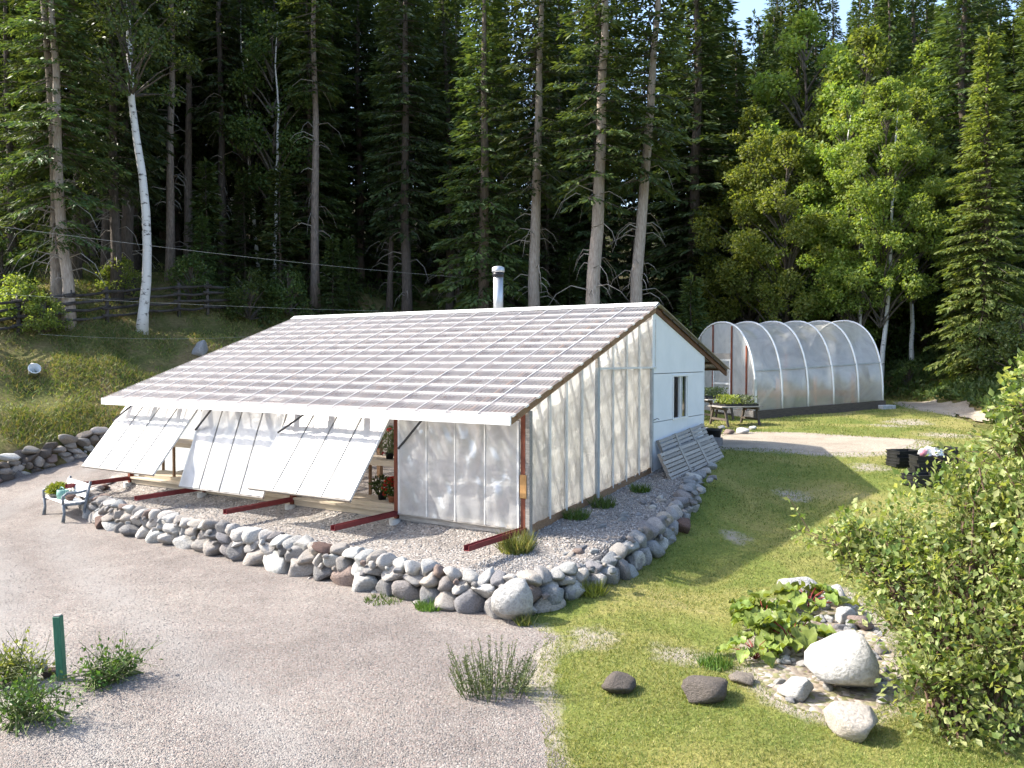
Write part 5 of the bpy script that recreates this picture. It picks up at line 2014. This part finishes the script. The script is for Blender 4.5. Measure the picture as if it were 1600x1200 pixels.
hero('big_spruce', 757, 37, 'full hanging spruce directly behind the stove pipe', clear=2.4)
hero('tall_pine_a', 838, 36, 'brown straight bare trunked pine just right of the stove pipe', sc=1.0, lean=(0, -0.005))
hero('tall_pine_b', 914, 34, 'palest and thickest bare pine trunk behind the roof ridge', lean=(0, 0.035))
hero('tall_pine_a', 990, 34.5, 'leaning bare pine trunk nearest the right end of the roof ridge', lean=(0, 0.042), rz=2.0)
hero('spruce_a', 1085, 46, 'broad dark spruce behind the gable peak of the greenhouse', sc=1.3, sxy=1.25, clear=2.2)
hero('twin_fir', 92, 31.6, 'thinner left trunk of the twin firs on the hillside', sc=1.0, lean=(0, -0.02))
hero('twin_fir', 108, 31.2, 'thicker right trunk of the twin firs on the hillside', sc=1.05, lean=(0, -0.05), rz=1.0)
hero('spruce_c', 20, 33, 'leafy fir at the left edge above the twin firs', sc=0.9)
hero('fir_lit', 1535, 35, 'large bright conical fir above the right bank', sc=0.82, sxy=0.92, clear=2.6)
hero('broad_lit', 1225, 41, 'lime green broadleaf tree behind the polytunnel left end', sc=1.05, clear=2.0)
hero('broad_lit', 1172, 43.5, 'yellow green tree between the dark spruce and the polytunnel', sc=1.15, rz=1.0)
hero('birch_a', 1372, 38, 'tallest white stemmed birch behind the polytunnel right end', sc=0.95, lean=(0, 0.02), clear=1.2)
hero('birch_b', 1342, 39, 'birch with a thin pale stem left of the tallest birch', sc=1.0, clear=1.0)
hero('birch_b', 1322, 40, 'birch with twin pale stems over the middle of the polytunnel', sc=1.1, rz=2.2, clear=1.0)
hero('birch_a', 1425, 39.5, 'birch standing right of the polytunnel below the dark firs', sc=0.85, rz=4.0, clear=1.2)
hero('broad_lit', 1280, 41.5, 'bright leafy tree over the middle hoops of the polytunnel', sc=1.0, rz=3.0)
hero('spruce_c', 1470, 43, 'dim spruce between the birches and the bright conical fir', sc=1.0)
hero('spruce_c', 1610, 38, 'fir at the right edge beside the bright conical fir', sc=1.0)
hero('small_fir', 1245, 41, 'small dark fir just behind the polytunnel roof', sc=0.9)
hero('small_fir', 1080, 37, 'small fir beside the far gable of the greenhouse', sc=0.8)
hero('pole_c', 493, 41, 'pale barked pole pine behind the left part of the roof', sc=1.0)
hero('aspen_dim', 430, 42, 'thin white aspen left of the pale pole pine', sc=1.0, clear=0.8)
hero('aspen_dim', 405, 44, 'thin white aspen leaning among dark trunks above the roof corner', sc=1.05, lean=(0, -0.05), clear=0.8)
hero('pole_a', 352, 43, 'thick dark pole spruce right of the white birch', sc=1.05)
hero('pole_c', 268, 40, 'brown pole pine by the rail fence right of the birch', sc=0.95)
hero('broad_lit', 1345, 43, 'tall yellow green tree behind the birches', sc=1.4, rz=5.0)
hero('broad_lit', 1255, 45, 'tallest lime green tree high behind the polytunnel', sc=1.5, rz=2.0)
hero('broad_lit', 1440, 43, 'olive green tree high between birch and bright conical fir', sc=1.25, rz=0.6)
# white birch on the hillside with a curved trunk
bpos = at(221, 515)
bt = empty('birch_tree', bpos)
tag(bt, 'curving white birch trunk rising from the hillside by the rail fence', 'tree')
TREES.append((bpos.x, bpos.y, 1.2))
pts, rads = [], []
for (a, b), rr in zip([(221, 517), (224, 490), (229, 440), (230, 390), (228, 330), (222, 270), (213, 215), (206, 160), (203, 100), (200, 30), (196, -40)], [0.27, 0.20, 0.175, 0.165, 0.158, 0.148, 0.138, 0.125, 0.11, 0.085, 0.05]):
    d = ray(a, b)
    pts.append(d * (bpos.y / d.y) + Vector((0, 0, 3)) - bpos)
    rads.append(rr)
pts[0].z -= 0.3
MB().tube(pts, rads, 12).build('trunk', M['bark_birch'], bt, True)
cr, br = leafy_crown(6.5, 0.3, 2.4, 55, n=7000, leaf=0.14, nbl=50, mat='leaf_dim')
link('crown', cr, bt, (pts[7].x, pts[7].y, pts[7].z))
link('limbs', br.mesh('limbs', M['twig_dark']), bt, (pts[7].x, pts[7].y, pts[7].z))

# forest fill: individual trees over the hill, none of which may shade the greenhouse roof
roof_pts = [SW(s, w) + (z,) for s, z in ((-0.6, 2.1), (0.0, 1.0), (2.5, 3.2), (5.3, 4.2)) for w in (0, 3, 6, 9, 11.2)]


def shades_roof(x, y, h):
    zb = tz(x, y)
    for (rx, ry, rz) in roof_pts:
        dx, dy = x - rx, y - ry
        along = -(dx * TRAVEL.x + dy * TRAVEL.y)
        perp = abs(dx * TRAVEL.y - dy * TRAVEL.x)
        if along > 0 and perp < 3.0 and zb + h > rz + along * math.tan(SUN_EL):
            return True
    return False


HILL_PTS = [(-14.2, 25.5), (-16, 25.5), (-18, 26.5), (-14.5, 28), (-15.5, 26.5), (-17, 29), (-14.5, 29.5), (-18.5, 32), (-13, 31.5), (-20, 27), (-21, 33), (-15.5, 33.5)]
RIGHT_PTS = [(13.3, 41, 8), (13.3, 41, 12), (12.4, 43.5, 9), (12.4, 43.5, 14), (16.8, 38.5, 8), (17, 38, 12), (15.2, 41.5, 9), (18, 43, 9), (20.5, 42, 9), (15.6, 45, 14), (19.6, 35, 5), (19.6, 35, 8), (19.6, 35, 12), (10, 33, 3), (13, 35, 3.5), (-1.2, 37, 10), (3, 34, 9), (5, 34.5, 9)]


def shade_count(x, y, h, pts, wid=2.2):
    zb = tz(x, y)
    n = 0
    for p in pts:
        zp = p[2] if len(p) > 2 else tz(p[0], p[1])
        dx, dy = x - p[0], y - p[1]
        along = -(dx * TRAVEL.x + dy * TRAVEL.y)
        perp = abs(dx * TRAVEL.y - dy * TRAVEL.x)
        if along > 1.0 and perp < wid and zb + h * 0.92 > zp + along * math.tan(SUN_EL):
            n += 1
    return n


def sector(px, Y):
    if px < 240:
        return 'left'
    if px < 470:
        return 'birch'
    if px < 720:
        return 'roof_left'
    if px < 1060:
        return 'roof_right'
    if px < 1290:
        return 'tunnel'
    return 'right'


SECT = {'left': ('shaded wood uphill of the twin firs', 'wood uphill of the twin firs'),
        'birch': ('wood right of the white birch', 'wood right of the white birch'),
        'roof_left': ('deep wood above the left half of the roof', 'wood above the left half of the roof'),
        'roof_right': ('wood behind the bare pine trunks', 'wood behind the bare pine trunks'),
        'tunnel': ('wood behind the yellow green trees', 'wood behind the yellow green trees'),
        'right': ('wood behind the birches', 'wood behind the birches')}
cnt = 0
cand = []
for Y in np.arange(35, 78, 1.9):
    for X in np.arange(-0.74 * Y - 8, 0.74 * Y + 8, 2.3):
        cand.append((X + random.uniform(-1.0, 1.0), Y + random.uniform(-0.9, 0.9)))
rf = random.Random(3)
for (x, y) in cand:
    d = float(outside_d(np.array([x]), np.array([y]))[0])
    px = 800 + x / y * FPX
    lim = 7.5 if px < 450 else 3.0
    if d < lim or (y > 50 and rf.random() < 0.35) or (y > 62 and rf.random() < 0.4):
        continue
    if px > 1040 and y < 47 and rf.random() < 0.85:
        continue
    if any((x - a) ** 2 + (y - b) ** 2 < (c + 0.3) ** 2 for a, b, c in TREES):
        continue
    sec = sector(px, y)
    if sec in ('left', 'birch'):
        key = rf.choice(['spruce_b', 'pole_a', 'pole_b', 'spruce_c', 'spruce_a', 'pole_c'])
    elif sec == 'roof_left':
        key = rf.choice(['pole_a', 'pole_b', 'spruce_a', 'spruce_b', 'spruce_b', 'pole_c', 'spruce_c'])
    elif sec == 'roof_right':
        key = rf.choice(['spruce_a', 'spruce_b', 'pole_a', 'spruce_c'])
    elif sec == 'tunnel':
        key = rf.choice(['spruce_c', 'spruce_a', 'spruce_b'])
    else:
        key = rf.choice(['spruce_a', 'spruce_c', 'spruce_b', 'fir_lit'])
    sc = rf.uniform(0.82, 1.12)
    if shades_roof(x, y, 21 * sc):
        continue
    if shade_count(x, y, 21 * sc, HILL_PTS) and rf.random() < 0.93:
        continue
    if shade_count(x, y, 21 * sc, RIGHT_PTS) and rf.random() < 0.97:
        continue
    if px < -150 or px > 1760 or (y > 56 and px < 1050 and rf.random() < 0.5):
        continue
    kind = 'full dark spruce' if key in ('spruce_a', 'spruce_c', 'spruce_b') else ('bright bushy fir' if key == 'fir_lit' else 'slim bare stemmed conifer')
    depth = 'fronting' if d < 13 else ('deep in' if d > 24 else 'inside')
    w0, grp = SECT[sec]
    lab = f'{kind} {depth} {w0}'
    grp = f'{kind} trees {depth} {grp}'
    TREES.append((x, y, 1.0))
    plant_tree(key, x, y, lab, grp, sc=sc)
    cnt += 1
for k in range(34):
    px, Y = rf.uniform(240, 1060), rf.uniform(38, 50)
    x = colx(px, Y)
    d = float(outside_d(np.array([x]), np.array([Y]))[0])
    if d < (8.0 if px < 450 else 2.5):
        continue
    if any((x - a) ** 2 + (Y - b) ** 2 < 0.9 ** 2 for a, b, c in TREES):
        continue
    half = 'left half of the roof ridge' if px < 640 else 'right half of the roof ridge'
    plant_tree('small_fir', x, Y, f'short young fir under the tall conifers above the {half}', f'young firs above the {half}', sc=rf.uniform(0.45, 1.0))
print('forest trees', cnt)

# bushes under the trees
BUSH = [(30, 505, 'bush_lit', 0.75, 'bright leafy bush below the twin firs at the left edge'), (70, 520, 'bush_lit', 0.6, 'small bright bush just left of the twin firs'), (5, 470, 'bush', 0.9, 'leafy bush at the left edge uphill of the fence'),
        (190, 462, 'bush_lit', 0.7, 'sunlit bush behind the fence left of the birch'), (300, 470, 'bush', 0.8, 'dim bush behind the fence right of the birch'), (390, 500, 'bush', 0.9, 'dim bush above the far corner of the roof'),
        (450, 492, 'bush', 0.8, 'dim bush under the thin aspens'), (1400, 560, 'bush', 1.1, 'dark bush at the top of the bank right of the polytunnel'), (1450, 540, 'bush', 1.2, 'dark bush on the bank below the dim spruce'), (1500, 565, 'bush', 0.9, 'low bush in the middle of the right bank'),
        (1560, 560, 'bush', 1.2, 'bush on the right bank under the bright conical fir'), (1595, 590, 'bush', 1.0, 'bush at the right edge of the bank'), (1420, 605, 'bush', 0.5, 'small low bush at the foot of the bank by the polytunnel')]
for (a, b, key, sc, lab) in BUSH:
    p = at(a, b)
    plant_tree(key, p.x, p.y, lab, None, sc)

# ------------------------------------------------------------------ foreground shrub at the right
def shrub(name, base, blobs, nleaf, leaf, mat, label, cat, stem_mat='stem', ratio=0.6, nst=60, seed=3):
    r = np.random.default_rng(seed)
    base = Vector(base)
    root = empty(name, base)
    tag(root, label, cat)
    C = np.array([b[0] for b in blobs]) - np.array(base)
    Rd = np.array([b[1] for b in blobs])
    mb = MB()
    twigs = []
    for k in range(nst):
        i = int(r.choice(len(blobs), p=Rd / Rd.sum()))
        c = C[i] + norm(r.normal(size=3)) * Rd[i] * r.uniform(0.3, 1.0)
        b0 = np.array([r.uniform(-0.35, 0.35), r.uniform(-0.35, 0.35), -0.05])
        m1 = b0 * 0.5 + c * 0.42 + np.array([0, 0, 0.25 * abs(c[2])])
        m2 = c * 0.75 + np.array([0, 0, 0.12 * abs(c[2])]) + r.normal(size=3) * 0.06
        mb.tube([b0, m1, m2, c], [0.016, 0.012, 0.008, 0.003], 5, False)
        for q in range(7):
            t = r.uniform(0.35, 1.0)
            p0 = m1 * (1 - t) + c * t if t < 0.6 else m2 * (1 - (t - 0.6) / 0.4) + c * ((t - 0.6) / 0.4)
            dv = norm(r.normal(size=3) + np.array([0, 0, 0.5])) * r.uniform(0.2, 0.5)
            mb.tube([p0, p0 + dv * 0.6, p0 + dv], [0.006, 0.004, 0.002], 3, False)
            twigs.append((p0, dv))
    mass(mb.build('stems', M[stem_mat], root))
    # leaves along twigs inside the blobs
    n1 = nleaf // 2
    ti = r.integers(0, len(twigs), n1)
    T0 = np.array([t[0] for t in twigs])[ti]
    TD = np.array([t[1] for t in twigs])[ti]
    u = r.random((n1, 1))
    P1 = T0 + TD * u + r.normal(size=(n1, 3)) * 0.03
    D1 = norm(norm(TD) * 0.6 + r.normal(size=(n1, 3)) * 0.7 + np.array([0, 0, 0.15]))
    n2 = nleaf - n1
    w = Rd ** 2
    idx = r.choice(len(blobs), n2, p=w / w.sum())
    d = norm(r.normal(size=(n2, 3)))
    P2 = C[idx] + d * (0.35 + 0.65 * r.random((n2, 1)) ** 0.5) * Rd[idx][:, None]
    # pull into sprays
    P2 += 0.06 * np.sin(P2[:, [1, 2, 0]] * 17)
    D2 = norm(d * 0.7 + r.normal(size=(n2, 3)) * 0.6 + np.array([0, 0, 0.2]))
    P = np.concatenate([P1, P2])
    D = np.concatenate([D1, D2])
    L_ = leaf * r.uniform(0.4, 1.45, len(P))
    V, F = kites(P, D, L_, L_ * ratio, np.array([0, 0, 1.0]) + r.normal(size=P.shape) * 0.6, 0.16)
    mass(link('foliage', arrays_mesh('foliage', V, F, M[mat]), root))
    return root


def pb(px, py, Y, r):
    d = ray(px, py)
    p = d * (Y / d.y) + Vector((0, 0, 3))
    return ((p.x, p.y, p.z), r)


SH = [pb(1300, 845, 9.6, 0.14), pb(1340, 858, 9.5, 0.32), pb(1320, 815, 9.7, 0.2), pb(1375, 905, 9.2, 0.3), pb(1405, 835, 9.3, 0.42), pb(1400, 900, 9.0, 0.45), pb(1460, 800, 9.2, 0.5), pb(1470, 900, 8.8, 0.5), pb(1530, 790, 9.0, 0.55), pb(1540, 880, 8.6, 0.55), pb(1590, 740, 8.9, 0.5),
      pb(1600, 850, 8.4, 0.55), pb(1450, 990, 8.4, 0.36), pb(1500, 1000, 8.2, 0.5), pb(1580, 990, 8.0, 0.5), pb(1640, 800, 8.4, 0.6), pb(1650, 950, 8.0, 0.6), pb(1415, 1045, 8.2, 0.24), pb(1470, 1090, 8.0, 0.45), pb(1560, 1100, 7.8, 0.5), pb(1520, 740, 9.3, 0.32), pb(1250, 832, 9.8, 0.10), pb(1395, 955, 8.7, 0.22)]
shrub('shrub', (*at(1520, 1130)[:2], tz(*at(1520, 1130)[:2])), SH, 17500, 0.076, 'leaf_shrub', 'big sprawling sunlit shrub filling the lower right corner', 'shrub', nst=90)
SH2 = [pb(1596, 570, 8.6, 0.16), pb(1590, 610, 8.6, 0.2), pb(1588, 650, 8.5, 0.25), pb(1600, 690, 8.5, 0.3), pb(1640, 620, 8.4, 0.4)]
shrub('shrub', (*at(1640, 1100)[:2], tz(*at(1640, 1100)[:2])), SH2, 1900, 0.085, 'leaf_shrub', 'tall upright leafy branch rising at the right edge above the big shrub', 'shrub', nst=12, seed=8)

# spiky herb at the bottom, small bushes at the bottom left
def spiky(px, py, wpx, hpx, n, label, seed):
    r = np.random.default_rng(seed)
    p = at(px, py)
    sc = p.y / FPX
    root = empty('herb_plant', p)
    tag(root, label, 'plant')
    mb = MB()
    P, D, L_ = [], [], []
    for k in range(n):
        a = r.uniform(0, 6.28)
        R_ = wpx * sc / 2
        u = math.sqrt(r.random())
        b = np.array([math.cos(a) * R_ * u * 0.7, math.sin(a) * R_ * u * 0.45, -0.02])
        h = hpx * sc * r.uniform(0.55, 1.0) * (1 - 0.3 * u)
        tip = np.array([b[0] * 1.6 + r.normal() * 0.04, b[1] * 1.5 + r.normal() * 0.04, h])
        mb.tube([b, (b + tip) / 2 + r.normal(size=3) * 0.015, tip], [0.005, 0.004, 0.002], 3, False)
        for q in range(38):
            t = r.uniform(0.15, 1.0)
            P.append(b * (1 - t) + tip * t)
            a2 = r.uniform(0, 6.28)
            D.append([math.cos(a2), math.sin(a2), r.uniform(0.3, 1.2)])
            L_.append(0.05 * r.uniform(0.6, 1.2) * (1.1 - 0.5 * t))
    mass(mb.build('stems', M['stem_green'], root))
    L_ = np.array(L_)
    V, F = kites(np.array(P), norm(np.array(D)), L_, L_ * 0.3)
    mass(link('foliage', arrays_mesh('foliage', V, F, M['leaf_grey']), root))


spiky(770, 1085, 150, 105, 75, 'grey green spiky herb at the bottom where gravel meets lawn', 3)
for (a, b, w_, h_, lab, mt, sd) in [(20, 1072, 80, 62, 'yellow flowering bush in the bottom left corner', 'leaf_yellow', 5), (180, 1065, 60, 38, 'low green weed on the gravel right of the green post', 'leaf_bright', 6),
                                    (60, 1130, 120, 60, 'broad low bush at the near edge left of the green post', 'leaf_bright', 9)]:
    p = at(a, b)
    sc = p.y / FPX
    bl = [((p.x + random.uniform(-0.4, 0.4) * w_ * sc, p.y + random.uniform(-0.2, 0.2), p.z + h_ * sc * random.uniform(0.3, 0.75)), w_ * sc * 0.25) for _ in range(7)]
    shrub('bush', tuple(p), bl, 900, 0.05, mt, lab, 'bush', 'stem_green', 0.55, 16, sd)

# ------------------------------------------------------------------ rhubarb
def rhubarb(px, py, n, sc, label, seed, mat='leaf_rhubarb'):
    r = random.Random(seed)
    p = at(px, py)
    root = empty('rhubarb_plant', p)
    tag(root, label, 'rhubarb')
    for k in range(n):
        a = 6.28 * k / n + r.uniform(-0.4, 0.4)
        el = r.uniform(0.35, 1.15)
        ln = sc * r.uniform(0.28, 0.5)
        c, s = math.cos(a), math.sin(a)
        tip = Vector((c * ln * math.cos(el), s * ln * math.cos(el), ln * math.sin(el)))
        lf = sc * r.uniform(0.24, 0.40)
        ex = Vector((c, s, r.uniform(-0.6, 0.35))).normalized()
        sd = Vector((-s, c, 0))
        up = sd.cross(ex)
        if up.z < 0:
            up = -up
        V, F = [], []
        rows, cols = 7, 6
        for i in range(rows + 1):
            t = i / rows
            wv = lf * 0.48 * (math.sin(math.pi * min(1, t * 0.92 + 0.12)) ** 0.8) * (1.0 if i else 0.4)
            if i == rows:
                wv = lf * 0.03
            for j in range(cols + 1):
                u = j / cols * 2 - 1
                fr = 0.07 * lf * math.sin(11 * t + 6 * u + k) + 0.11 * lf * math.sin(17 * t + k) * abs(u)
                q = tip + ex * (lf * t) + sd * (wv * u) + up * (-0.35 * lf * t * t + 0.14 * lf * u * u + fr)
                V.append(q)
        for i in range(rows):
            for j in range(cols):
                b = i * (cols + 1) + j
                F.append((b, b + 1, b + cols + 2, b + cols + 1))
        MB().add(V, F).build('leaf', M[mat], root, True)
        MB().tube([(0, 0, 0), tip * 0.55 + Vector((0, 0, 0.03)), tip + ex * lf * 0.25], [0.011 * sc, 0.009 * sc, 0.004 * sc], 6).build('stalk', M['stem_red'], root, True)
    return root


rhubarb(1262, 952, 20, 0.85, 'upright light green rhubarb beside the pale flat rocks', 1)
rhubarb(1196, 985, 24, 0.9, 'wide rhubarb with red stalks at the edge of the lawn', 2)
rhubarb(1238, 1012, 22, 0.85, 'rhubarb with red stalks next to the big white boulder', 3)
rhubarb(1180, 1030, 13, 0.6, 'small rhubarb nearest the bottom of the bed', 4)

# boulders by the rhubarb, lower right
for (a, b, w_, h_, mt, k, lab) in [(1322, 1088, 122, 98, 'stone_white', 9, 'big smooth white boulder in front of the rhubarb'), (1250, 938, 72, 34, 'stone_white', 6, 'pale flat rock behind the upright rhubarb'),
                                   (1306, 950, 44, 36, 'stone_white', 2, 'white rock right of the upright rhubarb'), (1318, 975, 34, 26, 'stone_white', 3, 'pale rock halfway between the rhubarb and the shrub'),
                                   (1345, 985, 40, 24, 'stone', 8, 'grey rock under the edge of the big shrub'), (1096, 1100, 80, 42, 'stone_brown', 1, 'rounded grey rock at the bottom edge of the lawn below the rhubarb'),
                                   (966, 1088, 54, 30, 'stone_brown', 12, 'low dark rock at the bottom edge of the lawn'), (1156, 1072, 40, 20, 'stone_brown', 14, 'small grey rock between the bottom rock and the rhubarb'),
                                   (1246, 1096, 60, 34, 'stone_white', 5, 'pale rock at the bottom edge left of the big white boulder'), (1335, 1160, 90, 60, 'stone', 4, 'grey rock in front of the big white boulder'),
                                   (62, 1050, 22, 22, 'stone_white', 11, 'white rock beside the bottom left bush'), (80, 1060, 24, 18, 'stone_red', 13, 'brownish rock at the foot of the green post'),
                                   (1505, 582, 14, 11, 'stone_white', 10, 'pale rock high on the right bank'), (1545, 575, 10, 8, 'stone_white', 6, 'small pale rock on the bank nearest the right edge')]:
    o = px_rock(a, b, w_, h_, mt, k, None, 'boulder')
    tag(o, lab, 'rock')
rub = empty('rubble', at(1330, 960))
tag(rub, 'scatter of small pale stones between the rhubarb and the big shrub', 'rubble')
for k in range(70):
    a, b = random.uniform(1215, 1400), random.uniform(925, 1110)
    p = at(a, b)
    if not inside(np.array([p.x]), np.array([p.y]), np.array([(q.x, q.y) for q in bed_poly]))[0]:
        continue
    s_ = random.uniform(0.05, 0.17)
    rock('stone', random.choice(['stone', 'stone_white', 'stone_blue']), p + Vector((0, 0, s_ * 0.2)) - rub.location, (s_ * 1.4, s_, s_ * 0.8), random.uniform(0, 3), rub)
struct(sheet('planting_bed', bed_poly, 0.25, tzf, 0.003, M['bed_soil'], 0.06, 0.12))

# ------------------------------------------------------------------ grass, undergrowth and gravel (stuff)
def scatter(n, y0, y1, p0, p1):
    """random ground points, thinning out with distance"""
    u = RNG.random(n)
    Y = 1.0 / (u / y0 + (1 - u) / y1)
    X = (RNG.uniform(p0, p1, n) - 800) / FPX * Y
    return np.stack([X, Y, terrain(X, Y)], 1)


def blades(P, hgt, wid, lean=0.5):
    n = len(P)
    D = norm(RNG.normal(size=(n, 3)) * np.array([lean, lean, 0.15]) + np.array([0, 0, 1.0]))
    L_ = hgt * RNG.uniform(0.5, 1.3, n)
    W_ = wid * RNG.uniform(0.7, 1.3, n)
    S = norm(np.cross(D, RNG.normal(size=(n, 3))))
    V = np.stack([P - S * W_[:, None] / 2, P + S * W_[:, None] / 2, P + D * L_[:, None]], 1).reshape(-1, 3)
    F = np.arange(n * 3).reshape(-1, 3)
    return V, F


padA = np.array(pad_poly)
driveA = np.array(drive_poly)
pathA = np.array([(p.x, p.y) for p in path_poly])
trackA = np.array([(p.x, p.y) for p in track_poly])
bedA = np.array([(p.x, p.y) for p in bed_poly])
P = scatter(190000, 6.8, 40, 780, 1600)
P = P[outside_d(P[:, 0], P[:, 1]) < 0]
patchiness = np.sin(1.3 * P[:, 0] + 0.6 * P[:, 1]) * np.sin(0.9 * P[:, 1] - 0.7 * P[:, 0]) + 0.5 * np.sin(3.1 * P[:, 0]) * np.sin(2.7 * P[:, 1])
keep = ~inside(P[:, 0], P[:, 1], padA) & ~inside(P[:, 0], P[:, 1], pathA) & ~inside(P[:, 0], P[:, 1], trackA) & ~inside(P[:, 0], P[:, 1], bedA) & ~inside(P[:, 0], P[:, 1], driveA) & (RNG.random(len(P)) < 0.75 + 0.4 * patchiness)
P = P[keep]
far = np.clip(P[:, 1] / 12, 0.7, 3)
V, F = blades(P, 0.045 * far ** 0.5, 0.010 * far, 0.7)
stuff(link('lawn_grass', arrays_mesh('lawn_grass', V, F, M['grass'])), 'short patchy green and straw coloured lawn grass', 'grass')

P = scatter(120000, 20, 44, -60, 480)
d_ = outside_d(P[:, 0], P[:, 1])
P = P[d_ > 0.1]
pn = np.sin(0.9 * P[:, 0] + 0.5 * P[:, 1]) + np.sin(1.7 * P[:, 1] - 1.1 * P[:, 0]) + 0.6 * np.sin(3.3 * P[:, 0] + 2 * P[:, 1])
P = P[RNG.random(len(P)) < np.clip(0.5 + 0.4 * pn, 0.05, 1)]
V, F = blades(P, 0.17, 0.035, 0.9)
stuff(link('hillside_grass', arrays_mesh('hillside_grass', V, F, M['hillgrass'])), 'rough tufted grass and weeds on the left hillside', 'grass')

P = scatter(40000, 22, 46, 1340, 1640)
P = P[outside_d(P[:, 0], P[:, 1]) > 0]
P = P[~inside(P[:, 0], P[:, 1], trackA)]
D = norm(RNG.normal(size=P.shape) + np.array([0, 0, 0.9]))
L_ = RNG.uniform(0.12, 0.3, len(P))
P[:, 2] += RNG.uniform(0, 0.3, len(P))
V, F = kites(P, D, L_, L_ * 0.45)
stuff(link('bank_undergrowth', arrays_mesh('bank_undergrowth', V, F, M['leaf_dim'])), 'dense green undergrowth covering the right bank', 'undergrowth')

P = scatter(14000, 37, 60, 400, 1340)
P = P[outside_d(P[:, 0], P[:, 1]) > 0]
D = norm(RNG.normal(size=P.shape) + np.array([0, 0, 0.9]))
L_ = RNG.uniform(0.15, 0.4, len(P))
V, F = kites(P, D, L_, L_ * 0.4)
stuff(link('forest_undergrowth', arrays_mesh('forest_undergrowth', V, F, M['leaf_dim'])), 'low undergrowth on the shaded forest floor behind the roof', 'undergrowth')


def pebbles(name, P, smin, smax, mat, label):
    base = np.array([(1, 0, 0), (-1, 0, 0), (0, 1, 0), (0, -1, 0), (0, 0, 1), (0, 0, -1)], float)
    fc = np.array([(0, 2, 4), (2, 1, 4), (1, 3, 4), (3, 0, 4), (2, 0, 5), (1, 2, 5), (3, 1, 5), (0, 3, 5)])
    n = len(P)
    s = RNG.uniform(smin, smax, (n, 1, 1)) * RNG.uniform(0.6, 1.2, (n, 1, 3))
    a = RNG.uniform(0, 6.28, n)
    ca, sa = np.cos(a), np.sin(a)
    V = base[None] * s
    V = V + RNG.normal(size=V.shape) * 0.15 * s
    x = V[..., 0] * ca[:, None] - V[..., 1] * sa[:, None]
    y = V[..., 0] * sa[:, None] + V[..., 1] * ca[:, None]
    V = np.stack([x, y, V[..., 2] * 0.8], -1) + P[:, None, :]
    F = (fc[None] + np.arange(n)[:, None, None] * 6).reshape(-1, 3)
    return stuff(link(name, arrays_mesh(name, V.reshape(-1, 3), F, mat)), label, 'gravel')


def pebble_mat(name, cols):
    m, nt, N, L, P_ = new_mat(name)
    gg = N.new('ShaderNodeNewGeometry')
    r = ramp(N, [(i / max(1, len(cols) - 1), c) for i, c in enumerate(cols)])
    L.new(gg.outputs['Random Per Island'], r.inputs[0])
    L.new(r.outputs[0], P_.inputs['Base Color'])
    P_.inputs['Roughness'].default_value = 0.9
    return m


M['pebble_drive'] = pebble_mat('driveway_pebbles', [(0.125, 0.117, 0.11), (0.225, 0.208, 0.192), (0.245, 0.2, 0.18), (0.34, 0.32, 0.298)])
M['pebble_pad'] = pebble_mat('pad_pebbles', [(0.10, 0.096, 0.096), (0.22, 0.21, 0.2), (0.27, 0.255, 0.24), (0.46, 0.44, 0.42)])
P = scatter(40000, 6.8, 28, 0, 860)
P = P[inside(P[:, 0], P[:, 1], driveA) & ~inside(P[:, 0], P[:, 1], padA)]
P[:, 2] += 0.003
pebbles('driveway_gravel', P, 0.005, 0.012, M['pebble_drive'], 'loose pinkish grey gravel of the driveway')
ss = RNG.uniform(-2.1, 6.5, 30000)
ww = np.where(RNG.random(30000) < 0.55, RNG.uniform(-2.2, 0, 30000), RNG.uniform(0, 12.2, 30000))
ok = (ww < 0) | (ss < 0)
px_, py_ = SW(ss[ok], ww[ok])
ok2 = inside(px_, py_, padA)
px_, py_ = px_[ok2], py_[ok2]
pz_ = np.interp(toSW(px_, py_)[0], [-2.6, -0.3, 0.1, 5.2, 8.4, 11], [-0.2, -0.19, 0.0, 0.46, 0.84, 1.0]) + 0.004
pebbles('bed_gravel', np.stack([px_, py_, pz_], 1), 0.008, 0.024, M['pebble_pad'], 'coarse grey gravel of the bed around the greenhouse')


# tufts by the walls
def tuft(px, py, n, hgt, rad, label, zf=None, mat='leaf_bright'):
    p = at(px, py, zf)
    Q = np.zeros((n, 3))
    a = RNG.uniform(0, 6.28, n)
    rr = rad * np.sqrt(RNG.random(n))
    Q[:, 0] = rr * np.cos(a)
    Q[:, 1] = rr * np.sin(a)
    V, F = blades(Q, hgt, 0.016, 0.55)
    o = link('grass_tuft', arrays_mesh('grass_tuft', V, F, M[mat]), None, p)
    o['kind'] = 'thing'
    tag(o, label, 'grass tuft')


tuft(806, 862, 700, 0.36, 0.26, 'yellowish grass tuft at the foot of the greenhouse corner', pad_z, 'grass')
tuft(672, 950, 420, 0.13, 0.22, 'green grass tuft below the dark reddish stone of the wall', None)
tuft(600, 938, 200, 0.09, 0.3, 'thin grass at the foot of the wall below the bluish stone', None)
tuft(820, 975, 160, 0.16, 0.12, 'grass at the foot of the biggest pale boulder', None, 'grass')
tuft(925, 928, 300, 0.22, 0.2, 'weeds growing among the stones at the lawn edge', None, 'leaf_yellow')
tuft(900, 810, 260, 0.22, 0.22, 'dark grass tuft against the middle of the film wall', pad_z)
tuft(942, 792, 260, 0.24, 0.22, 'dark grass tuft at the left jamb of the film door', pad_z)
tuft(1000, 768, 220, 0.2, 0.2, 'grass tuft at the right end of the film wall', pad_z)
tuft(1118, 1040, 260, 0.14, 0.2, 'bright green clump where the lawn meets the rhubarb bed', None)
